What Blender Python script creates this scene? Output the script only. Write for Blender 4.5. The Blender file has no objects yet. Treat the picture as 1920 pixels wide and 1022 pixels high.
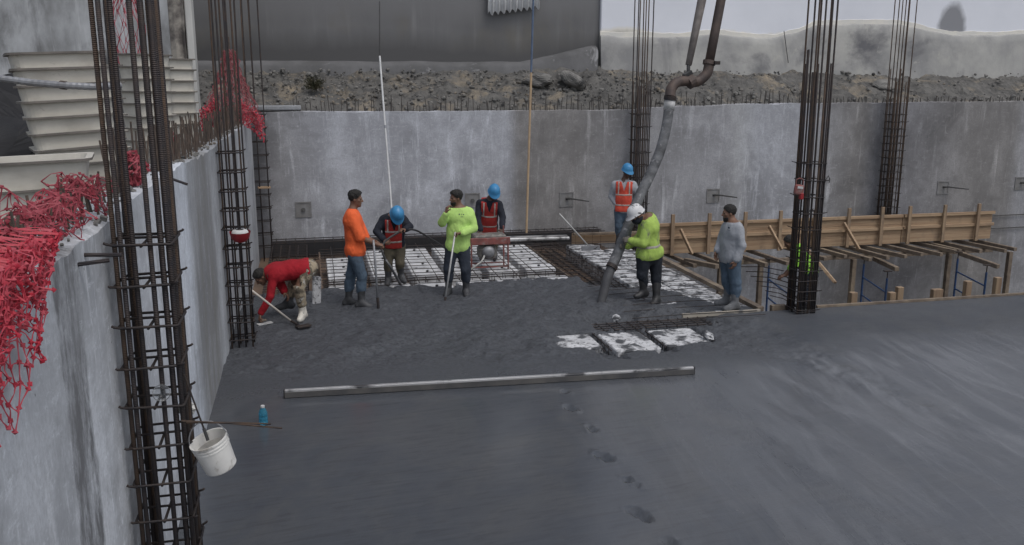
import bpy, math, random
import numpy as np
from mathutils import Vector, Matrix

random.seed(7)
rng = np.random.default_rng(11)
S = bpy.context.scene
COL = S.collection
R = math.radians

# ------------------------------------------------------------------ camera, sky, sun, exposure
FPX, PX0, PY0, CAMH = 1650.0, 960.0, 511.0, 3.5
PITCH, YAW = R(12.275), R(12.876)
cam = bpy.data.cameras.new('camera')
cam.lens = 36 * FPX / 1920; cam.sensor_width = 36
cam.clip_start = 0.05; cam.clip_end = 600
co = bpy.data.objects.new('camera', cam); COL.objects.link(co)
co.location = (0, 0, CAMH); co.rotation_euler = (math.pi / 2 - PITCH, 0, -YAW)
S.camera = co

w = bpy.data.worlds.new('World'); S.world = w; w.use_nodes = True
wn = w.node_tree.nodes; wl = w.node_tree.links
sky = wn.new('ShaderNodeTexSky'); sky.sky_type = 'NISHITA'; sky.sun_disc = False
SUN_EL, SUN_ROT = R(62), R(150)
sky.sun_elevation = SUN_EL; sky.sun_rotation = SUN_ROT; sky.air_density = 1.0; sky.dust_density = 2.5
hs = wn.new('ShaderNodeHueSaturation'); hs.inputs['Saturation'].default_value = 0.43
wl.new(sky.outputs[0], hs.inputs['Color'])
wl.new(hs.outputs[0], wn['Background'].inputs['Color'])
wn['Background'].inputs['Strength'].default_value = 0.15
sun = bpy.data.lights.new('sun', 'SUN'); sun.energy = 0.9; sun.angle = R(25); sun.color = (1, .96, .9)
so = bpy.data.objects.new('sun', sun); COL.objects.link(so)
so.rotation_euler = (math.pi / 2 - SUN_EL, 0, -SUN_ROT + math.pi)
S.view_settings.view_transform = 'Standard'; S.view_settings.look = 'None'
S.view_settings.gamma = 1.0; S.view_settings.exposure = 0.0
S.view_settings.use_curve_mapping = False

# ------------------------------------------------------------------ pixel helpers (photo pixels, 1920 wide)
_f = np.array([math.sin(YAW) * math.cos(PITCH), math.cos(YAW) * math.cos(PITCH), -math.sin(PITCH)])
_r = np.array([math.cos(YAW), -math.sin(YAW), 0.0])
_d = np.cross(_f, _r)
CAMP = np.array([0, 0, CAMH])

def ray(px, py):
    return _f + _r * (px - PX0) / FPX + _d * (py - PY0) / FPX

def at(px, py, x=None, y=None, z=None):
    d = ray(px, py)
    t = (x / d[0]) if x is not None else (y / d[1]) if y is not None else ((z - CAMH) / d[2])
    return CAMP + t * d

# ------------------------------------------------------------------ materials
MATS = {}

def M(name, c1, c2=None, scale=4., detail=6., rough=.8, bump=.0, bscale=30., stretch=(1, 1, 1), metal=0.,
      spot=None, rnd=False, lo=.35, hi=.65, streak=None, spec=.5, ribs=None, trans=0., rough2=None, ior=1.45):
    """two-colour noise material; spot=(colour, scale, lo, hi[, stretch]) adds stains, streak likewise a second layer"""
    m = bpy.data.materials.new(name); m.use_nodes = True
    nt = m.node_tree; N, L = nt.nodes, nt.links
    b = N['Principled BSDF']
    b.inputs['Roughness'].default_value = rough; b.inputs['Metallic'].default_value = metal
    b.inputs['Specular IOR Level'].default_value = spec
    b.inputs['Transmission Weight'].default_value = trans; b.inputs['IOR'].default_value = ior
    tc = N.new('ShaderNodeTexCoord'); src = tc.outputs['Object']
    if rnd:
        oi = N.new('ShaderNodeObjectInfo'); mu = N.new('ShaderNodeMath'); mu.operation = 'MULTIPLY'
        mu.inputs[1].default_value = 37.; L.new(oi.outputs['Random'], mu.inputs[0])
        ad = N.new('ShaderNodeVectorMath'); ad.operation = 'ADD'
        L.new(src, ad.inputs[0]); L.new(mu.outputs[0], ad.inputs[1]); src = ad.outputs[0]

    def noise(sc, det, st=(1, 1, 1), rg=.6, dist=0.):
        mp = N.new('ShaderNodeMapping'); mp.inputs['Scale'].default_value = st
        L.new(src, mp.inputs['Vector'])
        n = N.new('ShaderNodeTexNoise'); n.inputs['Scale'].default_value = sc
        n.inputs['Detail'].default_value = det; n.inputs['Roughness'].default_value = rg
        n.inputs['Distortion'].default_value = dist
        L.new(mp.outputs[0], n.inputs['Vector']); return n.outputs['Fac']

    def ramp(fac, lo, hi):
        r = N.new('ShaderNodeMapRange'); r.inputs['From Min'].default_value = lo
        r.inputs['From Max'].default_value = hi; L.new(fac, r.inputs['Value']); return r.outputs[0]

    def mix(fac, a, bcol):
        x = N.new('ShaderNodeMix'); x.data_type = 'RGBA'
        L.new(fac, x.inputs['Factor'])
        for s, v in ((x.inputs['A'], a), (x.inputs['B'], bcol)):
            if isinstance(v, tuple): s.default_value = (*v, 1)
            else: L.new(v, s)
        return x.outputs['Result']
    if c2 is None: c2 = tuple(v * .72 for v in c1)
    base = mix(ramp(noise(scale, detail, stretch), lo, hi), c1, c2)
    for s in (spot, streak):
        if s:
            st = s[4] if len(s) > 4 else (1, 1, 1)
            base = mix(ramp(noise(s[1], 7, st, .65, .4), s[2], s[3]), base, s[0])
    L.new(base, b.inputs['Base Color'])
    if rough2 is not None:
        q = N.new('ShaderNodeMapRange'); q.inputs['To Min'].default_value = rough; q.inputs['To Max'].default_value = rough2
        q.inputs['From Min'].default_value = .3; q.inputs['From Max'].default_value = .7
        L.new(noise(scale * .7, 4, stretch), q.inputs['Value']); L.new(q.outputs[0], b.inputs['Roughness'])
    h = None
    if bump:
        h = noise(bscale, 8, stretch if max(stretch) > 1.4 else (1, 1, 1), .65)
    if ribs:
        wv = N.new('ShaderNodeTexWave'); wv.bands_direction = 'Z'; wv.inputs['Scale'].default_value = ribs
        wv.inputs['Distortion'].default_value = .3
        L.new(tc.outputs['Object'], wv.inputs['Vector']); h = wv.outputs['Fac']
    if h is not None:
        bp = N.new('ShaderNodeBump'); bp.inputs['Strength'].default_value = bump or .6
        bp.inputs['Distance'].default_value = .02
        L.new(h, bp.inputs['Height']); L.new(bp.outputs[0], b.inputs['Normal'])
    m['nodes_mix'] = 1
    MATS[name] = (m, dict(N=N, L=L, b=b, src=src, tc=tc, noise=noise, ramp=ramp, mix=mix, base=base))
    return m

def xyz(k):
    g = k['N'].new('ShaderNodeNewGeometry')
    s = k['N'].new('ShaderNodeSeparateXYZ'); k['L'].new(g.outputs['Position'], s.inputs[0]); return s.outputs

def mathn(k, op, a, b=None):
    n = k['N'].new('ShaderNodeMath'); n.operation = op
    for i, v in enumerate((a, b)):
        if v is None: continue
        if isinstance(v, (int, float)): n.inputs[i].default_value = v
        else: k['L'].new(v, n.inputs[i])
    return n.outputs[0]

rebar_m = M('rebar_steel', (.040, .036, .040), (.075, .055, .045), 6, rough=.6, metal=.3, ribs=30, bump=.45, lo=.42, hi=.7)
rebar2_m = M('rebar_rusty', (.115, .074, .050), (.055, .044, .040), 5, rough=.75, metal=.2, ribs=30, bump=.45)
tie_m = M('stirrup_steel', (.028, .027, .031), (.06, .045, .038), 9, rough=.6, metal=.4)
starter_m = M('starter_bar_rust', (.13, .095, .075), (.06, .05, .045), 8, rough=.8, metal=.1)
starter2_m = M('starter_bar_grey', (.085, .075, .068), (.05, .047, .046), 8, rough=.8, metal=.1)
wood_m = M('raw_pine', (.41, .295, .19), (.28, .185, .115), 2.2, stretch=(.35, 5, 9), rough=.75, bump=.25, bscale=14, rnd=True,
           spot=((.16, .12, .09), 2.2, .56, .75))
woodv_m = M('raw_pine_upright', (.33, .24, .155), (.22, .15, .10), 2.2, stretch=(5, 5, .4), rough=.75, bump=.25, bscale=14, rnd=True,
            spot=((.16, .13, .10), 2.2, .55, .75))
wood_old = M('weathered_wood', (.21, .165, .125), (.12, .095, .075), 2.5, stretch=(3, 3, 3), rough=.8, bump=.3, bscale=20, rnd=True,
             spot=((.30, .24, .17), 1.6, .5, .75))
ply_m = M('plywood_stained', (.17, .115, .08), (.10, .07, .052), 1.5, rough=.6, bump=.1, spot=((.05, .042, .038), 1.2, .5, .66))
foam_m = M('polystyrene', (.66, .67, .69), (.50, .505, .52), 3, rough=.85, bump=.35, bscale=60, rnd=True,
           spot=((.16, .16, .17), 3.4, .54, .68), streak=((.09, .09, .10), 14, .62, .74))
foamd_m = M('polystyrene_splashed', (.64, .645, .66), (.46, .465, .48), 4, rough=.85, bump=.4, bscale=60, rnd=True,
            spot=((.07, .073, .08), 5, .48, .58), streak=((.07, .07, .08), 18, .54, .66))
alu_m = M('scuffed_aluminium', (.50, .50, .51), (.36, .36, .36), 4, rough=.45, metal=.5, spot=((.10, .10, .105), 3.5, .5, .64))
grey_pipe_m = M('grey_tube', (.30, .31, .33), (.2, .2, .21), 6, rough=.5, metal=.3)
rust_pipe_m = M('rusty_pipe', (.115, .085, .072), (.065, .052, .05), 5, rough=.6, metal=.3, bump=.15, bscale=25)
hose_m = M('cement_caked_hose', (.17, .175, .185), (.065, .067, .072), 4.5, rough=.75, bump=.5, bscale=35, stretch=(1, 1, 1.5),
           spot=((.34, .34, .35), 7, .58, .72))
dark_hose_m = M('wet_black_hose', (.055, .055, .06), (.09, .09, .095), 5, rough=.5, bump=.3)
black_rubber = M('black_rubber', (.022, .022, .024), (.04, .04, .042), 8, rough=.5)
net_m = M('red_netting', (.44, .020, .042), (.40, .06, .085), 9, rough=.5, rnd=True)
netp_m = M('faded_red_netting', (.33, .06, .08), (.24, .025, .04), 7, rough=.55, rnd=True)
nett_m = M('dusty_red_netting', (.31, .085, .095), (.22, .045, .055), 7, rough=.6)
pan_m = M('cream_fibreglass', (.60, .575, .52), (.50, .475, .425), 2.2, rough=.55, bump=.06, rnd=True,
          spot=((.25, .22, .19), 5, .63, .74), streak=((.36, .335, .295), 1.4, .5, .8, (1, 1, 2.5)))
pandark_m = M('grimy_shaded_fibreglass', (.20, .18, .16), (.12, .11, .1), 6, rough=.7, rnd=True)  # rim grime and rim shadow together in one dark colour
blue_m = M('blue_paint', (.025, .075, .20), (.04, .06, .11), 6, rough=.5, metal=.2)
bluepole_m = M('blue_grey_pole', (.10, .14, .22), None, 5, rough=.5)
tan_m = M('tan_pole', (.46, .33, .2), (.36, .26, .17), 5, rough=.6)
white_m = M('white_pole', (.66, .66, .66), (.5, .5, .5), 5, rough=.5)
bucket_m = M('dirty_white_plastic', (.74, .73, .70), (.6, .59, .57), 5, rough=.4, spot=((.27, .24, .20), 9, .56, .68))
bottle_m = M('blue_plastic', (.10, .42, .60), (.12, .50, .68), 8, rough=.12, trans=.75, ior=1.2)
clear_m = M('clear_plastic', (.85, .87, .88), (.8, .82, .84), 8, rough=.15, trans=.9, ior=1.1)
red_m = M('red_plastic', (.30, .018, .024), (.22, .015, .02), 6, rough=.4)
pink_m = M('red_worn_metal', (.27, .085, .075), (.15, .06, .055), 7, rough=.6, spot=((.22, .19, .18), 9, .52, .66))
lightgrey_m = M('light_grey', (.55, .55, .55), None, 6, rough=.6)
motor_m = M('dirty_machine', (.24, .23, .21), (.10, .095, .09), 9, rough=.65, metal=.2, spot=((.30, .10, .085), 6, .56, .66))
leaf_m = M('dry_bush', (.05, .055, .03), (.10, .085, .05), 9, rough=.8)
soil_m = M('rubble_soil', (.135, .130, .122), (.072, .070, .068), 3.2, rough=.95, bump=1., bscale=14,
           spot=((.27, .225, .165), 1.3, .52, .72), streak=((.06, .059, .058), 9, .56, .68))
rock_m = M('broken_stone', (.225, .218, .206), (.115, .112, .108), 3, rough=.95, bump=.6, bscale=14, spot=((.25, .20, .14), 1.1, .57, .7), streak=((.06, .06, .06), 2.2, .54, .62))
deck_dark = M('pit_floor_soil', (.10, .09, .08), (.06, .055, .05), 1.5, rough=.9, bump=.5)

# retaining wall of rough plaster: tone per panel, scratches, drips
def plaster(name, tone, c_light, c_dark, c_drip, panels=None, axis=0):
    m = M(name, c_light, c_dark, .9, 9, rough=.85, bump=.25, bscale=6, lo=.34, hi=.68, stretch=(1, 1, .8),
          spot=(tuple(v * .66 for v in c_dark), .6, .50, .66), streak=(c_drip, 2.6, .565, .72, (1.8, 1.8, .2)))
    k = MATS[name][1]; NS = k['noise']; N, L = k['N'], k['L']
    base = k['base']
    # mottled trowel marks, thin scratches, lime drips
    base = k['mix'](mathn(k, 'MULTIPLY', k['ramp'](NS(1.6, 10, (1, 1, .8), .74, .25), .42, .60), .6), base, tuple(v * .74 for v in c_dark))
    base = k['mix'](mathn(k, 'MULTIPLY', k['ramp'](NS(9, 9, (.55, .55, 1.3), .82, .3), .54, .66), .65), base, tuple(v * 1.15 for v in c_light))
    base = k['mix'](mathn(k, 'MULTIPLY', k['ramp'](NS(6, 6, (2.2, 2.2, .35), .8, .2), .56, .68), .55), base, tuple(v * 1.2 for v in c_light))
    base = k['mix'](mathn(k, 'MULTIPLY', k['ramp'](NS(34, 7, (1, 1, .8), .75), .44, .62), .5), base, tuple(v * .78 for v in c_dark))
    ln = mathn(k, 'ABSOLUTE', mathn(k, 'SUBTRACT', NS(2.6, 3, (1.8, 1.8, .35), .55, .6), .5))
    msk = k['ramp'](NS(1.3, 4), .54, .64)
    base = k['mix'](mathn(k, 'MULTIPLY', mathn(k, 'MULTIPLY', k['ramp'](ln, .012, .003), msk), .28), base, tuple(v * 1.4 for v in c_light))
    if panels:
        x = xyz(k)[axis]
        wob = mathn(k, 'ADD', x, mathn(k, 'MULTIPLY', k['noise'](.9, 3), .25))
        cr = N.new('ShaderNodeValToRGB'); cr.color_ramp.interpolation = 'LINEAR'
        x0, x1 = panels[0][0], panels[-1][0]
        L.new(k['ramp'](wob, x0, x1), cr.inputs['Fac'])
        e = cr.color_ramp.elements
        while len(e) > 1: e.remove(e[-1])
        for i, (px, c) in enumerate(panels):
            q = e[0] if i == 0 else e.new((px - x0) / (x1 - x0))
            q.position = (px - x0) / (x1 - x0); q.color = (*c, 1)
        mu = N.new('ShaderNodeMix'); mu.data_type = 'RGBA'; mu.blend_type = 'MULTIPLY'; mu.inputs['Factor'].default_value = 1
        L.new(base, mu.inputs['A']); L.new(cr.outputs[0], mu.inputs['B']); base = mu.outputs['Result']
    L.new(base, k['b'].inputs['Base Color'])
    return m

lb, db, nt_, br = (.92, .94, .99), (.46, .46, .48), (.74, .74, .755), (.56, .54, .52)
back_m = plaster('back_wall_plaster', 1, (.55, .555, .575), (.35, .35, .36), (.80, .81, .84),
                 [(-2, db), (-.95, db), (-.5, nt_), (.6, lb), (4.6, lb), (4.85, br), (6.2, br), (7.7, nt_), (8.2, nt_), (10.1, (.74, .74, .76)), (10.35, (.98, .99, 1.)), (10.9, lb), (12.2, lb),
                  (12.6, nt_), (13.7, br), (14.2, (.40, .40, .42)), (15.2, (.52, .515, .53)), (17.0, br), (18.3, br), (18.7, nt_), (26, nt_)])
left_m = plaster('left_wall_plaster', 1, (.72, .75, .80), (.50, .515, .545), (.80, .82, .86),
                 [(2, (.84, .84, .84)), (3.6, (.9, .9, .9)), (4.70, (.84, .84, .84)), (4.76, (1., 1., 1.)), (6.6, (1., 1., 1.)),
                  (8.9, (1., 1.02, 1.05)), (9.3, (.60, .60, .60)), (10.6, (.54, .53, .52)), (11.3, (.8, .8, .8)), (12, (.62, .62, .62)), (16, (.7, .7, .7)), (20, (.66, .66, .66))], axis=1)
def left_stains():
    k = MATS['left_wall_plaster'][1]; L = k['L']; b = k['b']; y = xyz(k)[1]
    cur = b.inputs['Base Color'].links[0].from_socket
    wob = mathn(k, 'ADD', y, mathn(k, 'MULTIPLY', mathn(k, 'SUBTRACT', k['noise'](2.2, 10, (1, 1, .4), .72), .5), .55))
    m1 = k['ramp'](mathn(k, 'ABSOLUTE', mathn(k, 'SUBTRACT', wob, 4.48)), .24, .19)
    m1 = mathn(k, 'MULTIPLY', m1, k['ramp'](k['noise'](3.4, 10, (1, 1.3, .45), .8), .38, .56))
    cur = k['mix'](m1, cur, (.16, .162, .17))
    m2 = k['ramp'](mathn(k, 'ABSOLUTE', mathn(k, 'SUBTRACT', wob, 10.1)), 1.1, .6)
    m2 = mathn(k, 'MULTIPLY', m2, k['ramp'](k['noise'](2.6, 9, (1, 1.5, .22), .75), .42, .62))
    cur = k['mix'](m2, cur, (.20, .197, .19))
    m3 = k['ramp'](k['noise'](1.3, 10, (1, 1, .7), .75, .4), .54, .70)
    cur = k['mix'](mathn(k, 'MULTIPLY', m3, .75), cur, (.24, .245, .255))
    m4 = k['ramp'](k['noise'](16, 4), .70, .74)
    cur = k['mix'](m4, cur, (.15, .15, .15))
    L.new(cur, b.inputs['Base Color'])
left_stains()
upper_dark_m = M('smooth_grey_render', (.155, .155, .16), (.115, .115, .118), .45, 5, rough=.6, bump=.05, bscale=4, stretch=(1, 1, .5),
                 spot=((.145, .135, .115), .5, .5, .75), streak=((.20, .20, .205), 1.3, .56, .8, (2, 2, .1)))
def foot_gradient():  # darker towards the foot, lighter towards the top, with a noisy edge
    k = MATS['smooth_grey_render'][1]; z = xyz(k)[2]
    zz = mathn(k, 'ADD', z, mathn(k, 'MULTIPLY', mathn(k, 'SUBTRACT', k['noise'](.5, 5, (1, 1, .3)), .5), 1.1))
    c = k['mix'](k['ramp'](zz, 4.7, 4.2), k['base'], (.082, .081, .083))
    c = k['mix'](k['ramp'](zz, 4.9, 5.4), c, (.165, .165, .17))
    k['L'].new(c, k['b'].inputs['Base Color'])
foot_gradient()
upper_left_m = M('patchy_grey_render', (.44, .455, .475), (.20, .205, .21), .8, 10, lo=.42, hi=.60, rough=.85, bump=.2, bscale=6, stretch=(1, 1, .5),
                 spot=((.10, .10, .102), .9, .5, .64, (1.3, 1.3, .5)), streak=((.5, .51, .53), 2.5, .55, .7, (1.6, 1.6, .2)))
crumble_m = M('crumbled_brick_edge', (.30, .28, .25), (.10, .09, .085), 3, 9, rough=.95, bump=1., bscale=8, lo=.4, hi=.6)

def painted_wall():
    m = M('blue_white_paint', (.76, .78, .84), (.69, .71, .77), .5, 5, rough=.6, bump=.04, bscale=5)
    k = MATS['blue_white_paint'][1]; N, L = k['N'], k['L']
    x, y, z = xyz(k)
    edge = mathn(k, 'ADD', z, mathn(k, 'MULTIPLY', mathn(k, 'SUBTRACT', k['noise'](.45, 6, (1, 1, .25), .6), .5), .75))
    cem = k['mix'](k['ramp'](k['noise'](.7, 7, (1, 1, .9)), .35, .68), (.40, .395, .37), (.25, .25, .25))
    cem = k['mix'](k['ramp'](k['noise'](.5, 5), .53, .68), cem, (.15, .15, .165))
    cem = k['mix'](k['ramp'](k['noise'](7, 3), .68, .74), cem, (.42, .42, .41))
    base = k['mix'](k['ramp'](edge, 4.80, 4.70), k['base'], (.72, .69, .62))     # cream line: lit top edge of the cement, put in colour
    base = k['mix'](k['ramp'](edge, 4.72, 4.55), base, cem)
    # arched piece of shadow painted into the wall colour
    dx = mathn(k, 'DIVIDE', mathn(k, 'SUBTRACT', x, 17.72), .46)
    dz = mathn(k, 'DIVIDE', mathn(k, 'SUBTRACT', z, 4.95), .72)
    rr = mathn(k, 'ADD', mathn(k, 'MULTIPLY', dx, dx), mathn(k, 'MULTIPLY', dz, dz))
    rr = mathn(k, 'ADD', rr, mathn(k, 'MULTIPLY', k['noise'](3, 5), .7))
    base = k['mix'](k['ramp'](rr, 1.5, .9), base, (.25, .255, .275))
    L.new(base, k['b'].inputs['Base Color'])
    return m
upper_white_m = painted_wall()

def slab_mat():
    m = M('fresh_concrete', (.055, .062, .075), (.072, .078, .090), .35, 6, rough=.5, bump=0)
    k = MATS['fresh_concrete'][1]; N, L, b = k['N'], k['L'], k['b']
    x, y, z = xyz(k)
    def rot_noise(sc, st, ang, det=7, dist=.5):
        mp = N.new('ShaderNodeMapping'); mp.vector_type = 'POINT'; mp.inputs['Rotation'].default_value = (0, 0, ang)
        L.new(k['tc'].outputs['Object'], mp.inputs['Vector'])
        m2 = N.new('ShaderNodeMapping'); m2.inputs['Scale'].default_value = st; L.new(mp.outputs[0], m2.inputs['Vector'])
        n = N.new('ShaderNodeTexNoise'); n.inputs['Scale'].default_value = sc; n.inputs['Detail'].default_value = det
        n.inputs['Roughness'].default_value = .62; n.inputs['Distortion'].default_value = dist
        L.new(m2.outputs[0], n.inputs['Vector']); return n.outputs['Fac']
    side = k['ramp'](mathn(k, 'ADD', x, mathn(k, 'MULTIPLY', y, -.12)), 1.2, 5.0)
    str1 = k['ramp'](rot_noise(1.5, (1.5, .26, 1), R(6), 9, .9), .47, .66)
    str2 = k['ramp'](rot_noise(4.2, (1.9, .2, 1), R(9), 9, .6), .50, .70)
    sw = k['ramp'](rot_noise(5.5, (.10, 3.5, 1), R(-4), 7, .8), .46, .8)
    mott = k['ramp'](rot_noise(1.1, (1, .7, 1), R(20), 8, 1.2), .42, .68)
    dry_sheen = mathn(k, 'MULTIPLY', side, mathn(k, 'ADD', mathn(k, 'MULTIPLY', str1, .75), mathn(k, 'MULTIPLY', str2, .45)))  # drying streaks and pale wall reflection, both painted lighter towards the right
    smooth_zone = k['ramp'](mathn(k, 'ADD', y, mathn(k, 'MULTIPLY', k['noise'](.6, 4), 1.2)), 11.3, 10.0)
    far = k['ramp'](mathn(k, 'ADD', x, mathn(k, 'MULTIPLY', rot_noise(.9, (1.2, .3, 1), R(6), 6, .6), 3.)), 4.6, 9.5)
    dry_sheen = mathn(k, 'ADD', dry_sheen, mathn(k, 'MULTIPLY', far, .45))
    dry_sheen = mathn(k, 'MULTIPLY', dry_sheen, smooth_zone)
    base = k['mix'](mathn(k, 'MULTIPLY', mott, .7), k['base'], (.086, .088, .092))
    base = k['mix'](mathn(k, 'MULTIPLY', k['ramp'](rot_noise(8, (.4, 2.2, 1), R(-8), 9, .4), .5, .62), .35), base, (.045, .047, .053))
    base = k['mix'](dry_sheen, base, (.150, .158, .174))
    base = k['mix'](mathn(k, 'MULTIPLY', sw, .22), base, (.12, .124, .135))
    spk = k['ramp'](k['noise'](70, 4), .60, .72)
    base = k['mix'](mathn(k, 'MULTIPLY', spk, .35), base, (.03, .032, .037))
    rough_col = k['mix'](k['ramp'](k['noise'](26, 9, (1, 1, 1), .75), .46, .62), (.082, .088, .100), (.030, .032, .037))
    inv = mathn(k, 'SUBTRACT', 1., smooth_zone)
    base = k['mix'](mathn(k, 'MULTIPLY', inv, mathn(k, 'SUBTRACT', 1., k['ramp'](mathn(k, 'SUBTRACT', x, mathn(k, 'MULTIPLY', y, .0)), 5.7, 6.6))), base, rough_col)
    L.new(base, b.inputs['Base Color'])
    # wet on the left of the trowelled part, drier to the right and in the rough pour
    ro = mathn(k, 'ADD', .15, mathn(k, 'MULTIPLY', dry_sheen, .34))
    ro = mathn(k, 'ADD', ro, mathn(k, 'MULTIPLY', side, .12))
    ro = mathn(k, 'ADD', ro, mathn(k, 'MULTIPLY', inv, .30))
    ro = mathn(k, 'ADD', ro, mathn(k, 'MULTIPLY', mathn(k, 'SUBTRACT', k['noise'](2.5, 5), .5), .25))
    L.new(ro, b.inputs['Roughness'])
    h = mathn(k, 'ADD', mathn(k, 'MULTIPLY', k['noise'](30, 9, (1, 1, 1), .8), mathn(k, 'ADD', .06, mathn(k, 'MULTIPLY', inv, 2.6))),
              mathn(k, 'MULTIPLY', rot_noise(3.5, (.1, 3, 1), R(6), 6, .6), mathn(k, 'ADD', .025, mathn(k, 'MULTIPLY', side, .10))))
    h = mathn(k, 'ADD', h, mathn(k, 'MULTIPLY', k['noise'](34, 5), mathn(k, 'MULTIPLY', dry_sheen, .8)))
    bp = N.new('ShaderNodeBump'); bp.inputs['Strength'].default_value = .55; bp.inputs['Distance'].default_value = .02
    L.new(h, bp.inputs['Height']); L.new(bp.outputs[0], b.inputs['Normal'])
    return m
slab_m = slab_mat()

# ------------------------------------------------------------------ mesh helpers
class MB:
    def __init__(s): s.v = []; s.f = []; s.mi = []; s.n = 0
    def add(s, V, F, mi=0):
        V = np.asarray(V, float).reshape(-1, 3)
        s.v.append(V); s.f += [tuple(i + s.n for i in f) for f in F]; s.mi += [mi] * len(F); s.n += len(V); return s
    def box(s, c, sz, rz=0., rot=None, mi=0, bev=0.):
        hx, hy, hz = np.array(sz) / 2
        b = min(bev, hx * .9, hy * .9, hz * .9)
        if b <= 0:
            V = np.array([(x, y, z) for z in (-hz, hz) for y in (-hy, hy) for x in (-hx, hx)])
            F = [(0, 2, 3, 1), (4, 5, 7, 6), (0, 1, 5, 4), (2, 6, 7, 3), (0, 4, 6, 2), (1, 3, 7, 5)]
        else:
            ring = lambda ax, ay, z: [(-ax, -ay + 0, z), (ax, -ay, z), (ax, ay, z), (-ax, ay, z)]
            def oct_(ax, ay, z): return [(-ax + b, -ay, z), (ax - b, -ay, z), (ax, -ay + b, z), (ax, ay - b, z), (ax - b, ay, z), (-ax + b, ay, z), (-ax, ay - b, z), (-ax, -ay + b, z)]
            V = np.array(oct_(hx - b * .6, hy - b * .6, -hz) + oct_(hx, hy, -hz + b) + oct_(hx, hy, hz - b) + oct_(hx - b * .6, hy - b * .6, hz))
            F = [tuple(range(7, -1, -1)), tuple(range(24, 32))]
            for k in range(3):
                for i in range(8): F.append((k * 8 + i, k * 8 + (i + 1) % 8, k * 8 + 8 + (i + 1) % 8, k * 8 + 8 + i))
        if rot is None: rot = Matrix.Rotation(rz, 3, 'Z')
        V = V @ np.array(rot).T + np.array(c, float)
        return s.add(V, F, mi)
    def bar(s, a, b, w, h, up=(0, 0, 1), mi=0, bev=0.):
        """square timber from a to b"""
        a, b = np.array(a, float), np.array(b, float); d = b - a; l = np.linalg.norm(d); d /= l
        u = np.array(up, float); u -= d * u.dot(d)
        if np.linalg.norm(u) < 1e-4: u = np.array([1, 0, 0.]) - d * d[0]
        u /= np.linalg.norm(u); sd = np.cross(d, u)
        return s.box((a + b) / 2, (l, w, h), rot=np.array([d, sd * -1, u]).T if np.linalg.det(np.array([d, -sd, u])) > 0 else np.array([d, sd, u]).T, mi=mi, bev=bev)
    def tube(s, P, r, n=8, mi=0, closed=False, caps=True):
        P = [np.array(p, float) for p in P]; m = len(P)
        rr = r if hasattr(r, '__len__') else [r] * m
        V = []; u = None
        for i in range(m):
            if closed: t = P[(i + 1) % m] - P[i - 1]
            else: t = P[min(i + 1, m - 1)] - P[max(i - 1, 0)]
            t = t / (np.linalg.norm(t) + 1e-12)
            if u is None:
                u = np.array([0, 0, 1.]) if abs(t[2]) < .9 else np.array([1., 0, 0])
            u = u - t * u.dot(t); u /= np.linalg.norm(u); v = np.cross(t, u)
            for k in range(n):
                a = 2 * math.pi * k / n
                V.append(P[i] + rr[i] * (math.cos(a) * u + math.sin(a) * v))
        F = []
        for i in range(m if closed else m - 1):
            j = (i + 1) % m
            for k in range(n): F.append((i * n + k, i * n + (k + 1) % n, j * n + (k + 1) % n, j * n + k))
        if caps and not closed:
            F.append(tuple(range(n - 1, -1, -1))); F.append(tuple(range((m - 1) * n, m * n)))
        return s.add(V, F, mi)
    def lathe(s, prof, c=(0, 0, 0), n=24, rot=None, mi=0, sx=1., sy=1.):
        V = []; m = len(prof)
        for (r, z) in prof:
            for k in range(n):
                a = 2 * math.pi * k / n; V.append((r * math.cos(a) * sx, r * math.sin(a) * sy, z))
        F = [(i * n + k, i * n + (k + 1) % n, (i + 1) * n + (k + 1) % n, (i + 1) * n + k) for i in range(m - 1) for k in range(n)]
        V = np.array(V)
        if rot is not None: V = V @ np.array(rot).T
        return s.add(V + np.array(c, float), F, mi)
    def build(s, name, mats, parent=None, world=True, smooth=False, loc=None):
        V = np.concatenate(s.v) if s.v else np.zeros((0, 3))
        off = np.zeros(3)
        if parent is not None and world:
            p = parent
            while p is not None: off += np.array(p.location); p = p.parent
        if loc is not None: off += np.array(loc)
        V = V - off
        me = bpy.data.meshes.new(name); me.from_pydata([tuple(v) for v in V], [], s.f)
        mats = mats if isinstance(mats, (list, tuple)) else [mats]
        for m in mats: me.materials.append(m)
        if len(mats) > 1: me.polygons.foreach_set('material_index', s.mi)
        if smooth: me.polygons.foreach_set('use_smooth', [True] * len(me.polygons))
        me.update()
        o = bpy.data.objects.new(name, me); COL.objects.link(o)
        if loc is not None: o.location = loc
        if parent is not None: o.parent = parent
        return o

def tag(o, label=None, cat=None, group=None, kind=None):
    if label: o['label'] = label
    if cat: o['category'] = cat
    if group: o['group'] = group
    if kind: o['kind'] = kind
    return o

def thing(name, label, cat, loc=(0, 0, 0), group=None, rz=0.):
    o = bpy.data.objects.new(name, None); COL.objects.link(o); o.empty_display_size = .1
    o.location = tuple(float(v) for v in loc); o.rotation_euler = (0, 0, rz)
    return tag(o, label, cat, group)

def copy_part(o, parent, loc=None, rz=None):
    c = o.copy(); COL.objects.link(c); c.parent = parent
    if loc is not None: c.location = loc
    if rz is not None: c.rotation_euler = (0, 0, rz)
    for ch in list(o.children): copy_part(ch, c)
    return c

def copy_thing(o, loc, rz=0., label=None):
    c = o.copy(); COL.objects.link(c); c.location = loc; c.rotation_euler = (0, 0, rz)
    if label: c['label'] = label
    for ch in list(o.children): copy_part(ch, c)
    return c

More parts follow.
